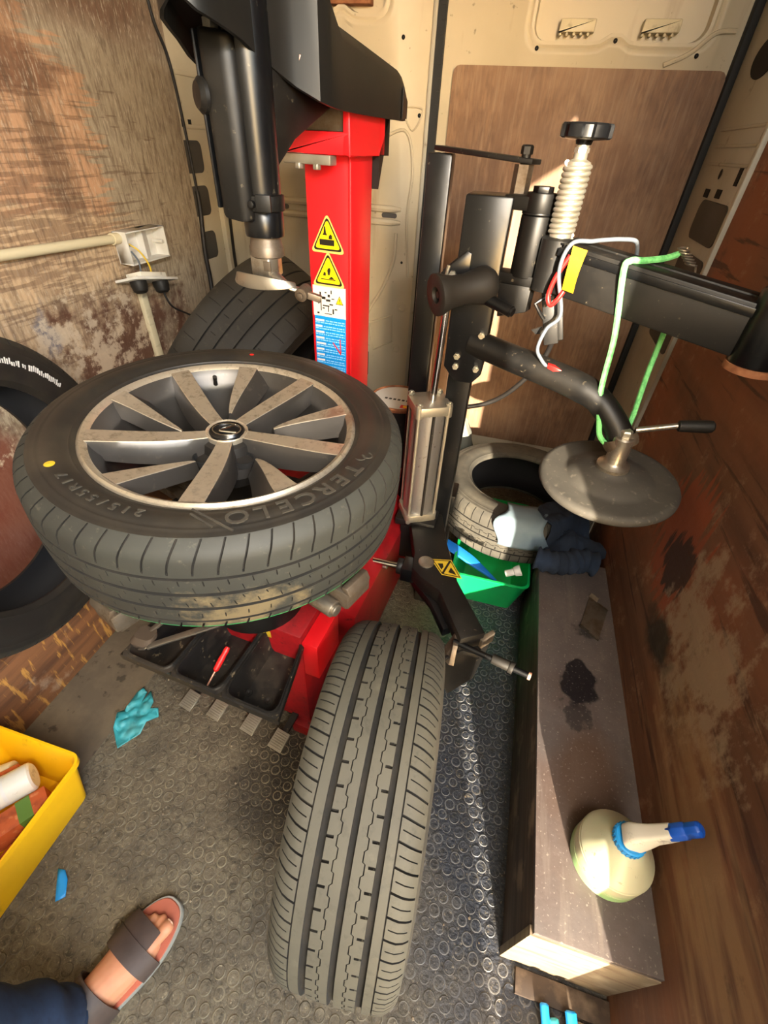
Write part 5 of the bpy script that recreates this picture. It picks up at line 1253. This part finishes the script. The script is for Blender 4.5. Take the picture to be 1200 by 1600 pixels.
build('finger', MB().tube(spline([(.4, .11, .025), (.396, .14, .03), (.392, .168, .034)]), [.01] * 8 + [.011] * 8 + [.008], 10, flat=.6), 'blue_light', bg_)
build('finger', MB().tube(spline([(.37, .09, .022), (.368, .12, .028), (.36, .15, .028)]), [.01] * 8 + [.01] * 8 + [.006], 10, flat=.5), 'glove', bg_)
build('palm', MB().loft([[(.375 + px, y, .02 + pz) for px, pz in rrect(.034 * s_, .012, .01, 4, 0)] for y, s_ in ((.05, .8), (.08, 1), (.11, 1.0), (.125, .7))]), 'blue_light', bg_)

random.seed(21); cm = MB()
for k in range(90):
    x = random.uniform(-.8, .22); y = random.uniform(-.1, .75); r = random.uniform(.0012, .0035)
    if abs(x + .0735) < .14 and y < .7: continue
    n_ = random.choice((4, 5)); a0 = random.random() * 6
    lo2_ = [[(x + r * q_ * math.cos(a0 + 2 * PI * i / n_) * random.uniform(.6, 1.3), y + r * q_ * math.sin(a0 + 2 * PI * i / n_), z_) for i in range(n_)] for q_, z_ in ((1, .0015), (.7, .0015 + r * .8))]
    cm.loft(lo2_)
build('crumbs', cm, 'ply_pale', label='small pale crumbs of grit scattered on the stud mat', cat='grit', kind='stuff', smooth=False)

# ---------------------------------------------------------------- tools in the tray
sd = thing('screwdriver', 'small red screwdriver lying in the middle basin of the black tray', 'screwdriver', (-.47, .43, .36))
s0, s1 = V3((-.481, .41, .37)), V3((-.462, .492, .425))
dd = (s1 - s0).normalized()
build('blade', MB().cyl(s0, s0 + dd * .04, .0022, 8), 'copper', sd)
build('handle', MB().lathe([(.003, 0), (.0065, .004), (.0072, .03), (.006, .04), (.0068, .05), (.005, .058), (.0005, .059)], axis_mat(s0 + dd * .034, dd), 14), 'red_plastic', sd)
tv = thing('tyre_lever', 'flat steel tyre lever lying across the tray under the wheel', 'lever', (-.55, .48, .42))
build('bar', MB().bar((-.63, .428, .428), (-.47, .55, .445), .016, .006), 'steel', tv, bev=.0015)
build('tip', MB().prism([(-.632, .42, .425), (-.622, .436, .425), (-.645, .428, .421), (-.648, .418, .42)], (0, 0, .005)), 'steel', tv, bev=.001)
bh = thing('paste_brush', 'worn round paste brush lying at the left end of the tray', 'brush', (-.66, .46, .42))
build('bristles', MB().loft([[(x + px * w, y + py * w * .8, z) for px, py in rrect(1, 1, .6, 5, 0)] for x, y, z, w in ((-.655, .44, .418, .02), (-.652, .445, .428, .027), (-.648, .452, .44, .022))]), 'brush', bh)
build('handle', MB().bar((-.645, .46, .436), (-.6, .54, .46), .012, .008), 'steel_dirty', bh, bev=.002)

# ---------------------------------------------------------------- photographer's foot
pe = thing('person', 'sandalled left foot and jeans leg of the person standing at the bottom left', 'person', (-.5, -.05, 0))
F0 = V3((-.522, -.158, 0)); fd = V3((.075, .25, 0)).normalized(); fr_ = V3((fd.y, -fd.x, 0))
def fp3(s_, l, z): return F0 + fd * s_ + fr_ * l + V3((0, 0, z))
mb = MB(); lo_ = []; ZB = .024
for s_, wd, ht, off in ((-.004, .014, .02, 0), (.004, .024, .042, 0), (.02, .03, .055, 0), (.05, .032, .075, 0), (.08, .033, .082, 0), (.11, .036, .074, .002), (.14, .04, .06, .003), (.17, .044, .045, .003), (.19, .045, .034, .002), (.205, .043, .026, .0), (.212, .036, .016, 0)):
    lo_.append([fp3(s_, off + wd * math.cos(a) * (1 if math.sin(a) > 0 else .92), ZB + (ht * max(0, math.sin(a)) ** .8 if math.sin(a) > 0 else 0) - (0 if math.sin(a) > 0 else .002)) for a in [2 * PI * k / 20 for k in range(20)]])
mb.loft(lo_)
KN = V3((-.575, -.215, .46)); AN = fp3(.045, 0, .07); HP = V3((-.57, -.3, .86))
leg = spline([AN, AN + V3((-.004, -.006, .05)), AN + (KN - AN) * .35, AN + (KN - AN) * .7, KN, (KN + HP) / 2, HP], 5)
mb.tube(leg, [.036 + (.03 * min(1, i / 10)) + (.02 * max(0, (i - 18) / 12)) for i in range(len(leg))], 18)
for s1_, r, l0, l1 in ((.247, .0135, .026, .028), (.246, .0095, .006, .009), (.237, .009, -.009, -.008), (.225, .0085, -.022, -.024), (.21, .0085, -.033, -.037)):
    q0, q1 = fp3(.175, l0, ZB + .018), fp3(s1_ - r, l1, ZB + r * .9)
    qq = [q0, q0 + (q1 - q0) * .5 + V3((0, 0, .003)), q0 + (q1 - q0) * .8, q1, q1 + fd * r * .6, q1 + fd * r * .95]
    mb.tube(qq, [r * 1.1, r, r * .98, r * 1.05, r * .85, r * .35], 12)
bd_ = build('leg', mb, 'skin', pe, sharp=80)
md = bd_.modifiers.new('remesh', 'REMESH'); md.mode = 'VOXEL'; md.voxel_size = .0032; md.use_smooth_shade = True
md = bd_.modifiers.new('smooth', 'SMOOTH'); md.factor = .5; md.iterations = 3
build('toenail', MB().loft([[fp3(.238 + py * .007, .028 + px * .008, ZB + .0235 - .004 * px * px - .003 * max(0, py)) for px, py in rrect(1 * k_, 1 * k_, .4 * k_, 4, 0)] for k_ in (1, .5)]), 'nail', bd_)
sole_out = []
for i in range(48):
    a = 2 * PI * i / 48; t = .5 + .5 * math.cos(a)          # 1 at toe
    s_ = .128 + .147 * math.cos(a); w = (.036 + .022 * sst(.25, .8, t)) * abs(math.sin(a)) ** .75 * (1 if math.sin(a) >= 0 else -1)
    sole_out.append((s_, w + .004 * t))
sd_ = build('sandal', MB().loft([[fp3(.128 + (s_ - .128) * k_, l * k_, z) for s_, l in sole_out] for k_, z in ((.96, .003), (1, .006), (1, .017), (.985, .02))]), 'sole', pe)
build('insole', MB().loft([[fp3(.128 + (s_ - .128) * k_, l * k_, z) for s_, l in sole_out] for k_, z in ((.965, .0195), (.95, .022))]), 'insole', sd_)
def strap(s0_, s1_, name, hts, wds, n=16, a0=0.0, a1=PI, off=0.0, th=.0035):
    rows = []
    for (s_, h_, w_) in zip((s0_, (s0_ + s1_) / 2, s1_), hts, wds):
        for o in (0, th):
            rows.append([fp3(s_, off + (w_ + o) * math.cos(a0 + (a1 - a0) * k / n), .018 + (h_ + o) * max(0, math.sin(a0 + (a1 - a0) * k / n)) ** .75) for k in range(n + 1)])
    outer = [rows[1], rows[3], rows[5]]; inner = [rows[0], rows[2], rows[4]]
    mb = MB(); mb.loft(outer, 0, False, False, closed=False); mb.loft(inner, 0, False, False, closed=False)
    mb.loft([inner[0], outer[0]], 0, False, False, closed=False); mb.loft([inner[2], outer[2]], 0, False, False, closed=False)
    return build(name, mb, 'leather', sd_, sharp=60)
strap(.17, .222, 'toe_strap', (.054, .045, .034), (.05, .052, .047), a0=.95, a1=PI)
strap(.155, .19, 'toe_band', (.062, .056, .05), (.05, .052, .053))
strap(.07, .108, 'ankle_strap', (.098, .096, .09), (.043, .044, .045))
jl = MB(); lo_ = []
jp = spline([fp3(.035, 0, .098), fp3(.03, 0, .13), AN + (KN - AN) * .35, AN + (KN - AN) * .7, KN, (KN + HP) / 2, HP], 5)
for i, p in enumerate(jp):
    r = .058 + .0022 * i
    lo_.append([p + V3(((r + .005 * math.sin(3 * a + i * .9)) * math.cos(a), (r + .005 * math.sin(2 * a + i * 1.3)) * math.sin(a), .006 * math.sin(2 * a) if i < 3 else 0)) for a in [2 * PI * k / 28 for k in range(28)]])
inn_ = [[jp[0] + (V3(q) - jp[0]) * .93 for q in lo_[0]]]
build('jeans', jl.loft([[jp[1] + (V3(q) - jp[1]) * .9 for q in lo_[1]]] + inn_ + lo_, 0, False, True), 'denim', pe, sharp=80)

# ---------------------------------------------------------------- unseen strip lamp, added as warm fill light
lm = thing('fill_lamp', 'unseen warm strip lamp added at the ceiling edge as fill light', 'lamp', (.44, .0, ZC - .05))
LT = axis_mat((.41, -.62, ZC - .09), (.97, -.2, .14), (.0, 1, 0))
build('housing', MB().box(-.62, .62, -.05, .05, .0, .03, T=LT), 'white_clean', lm, bev=.005)
build('diffuser', MB().box(-.6, .6, -.04, .04, -.01, 0, T=LT), 'lamp_glow', lm)
ld_ = bpy.data.lights.new('lamp', 'AREA'); ld_.shape = 'RECTANGLE'; ld_.size = 1.15; ld_.size_y = .08; ld_.energy = LAMP_W; ld_.color = (1.0, .93, .83)
lo2 = bpy.data.objects.new('lamp', ld_); COL.objects.link(lo2); lo2.matrix_world = LT @ Matrix.Translation((0, 0, -.014))
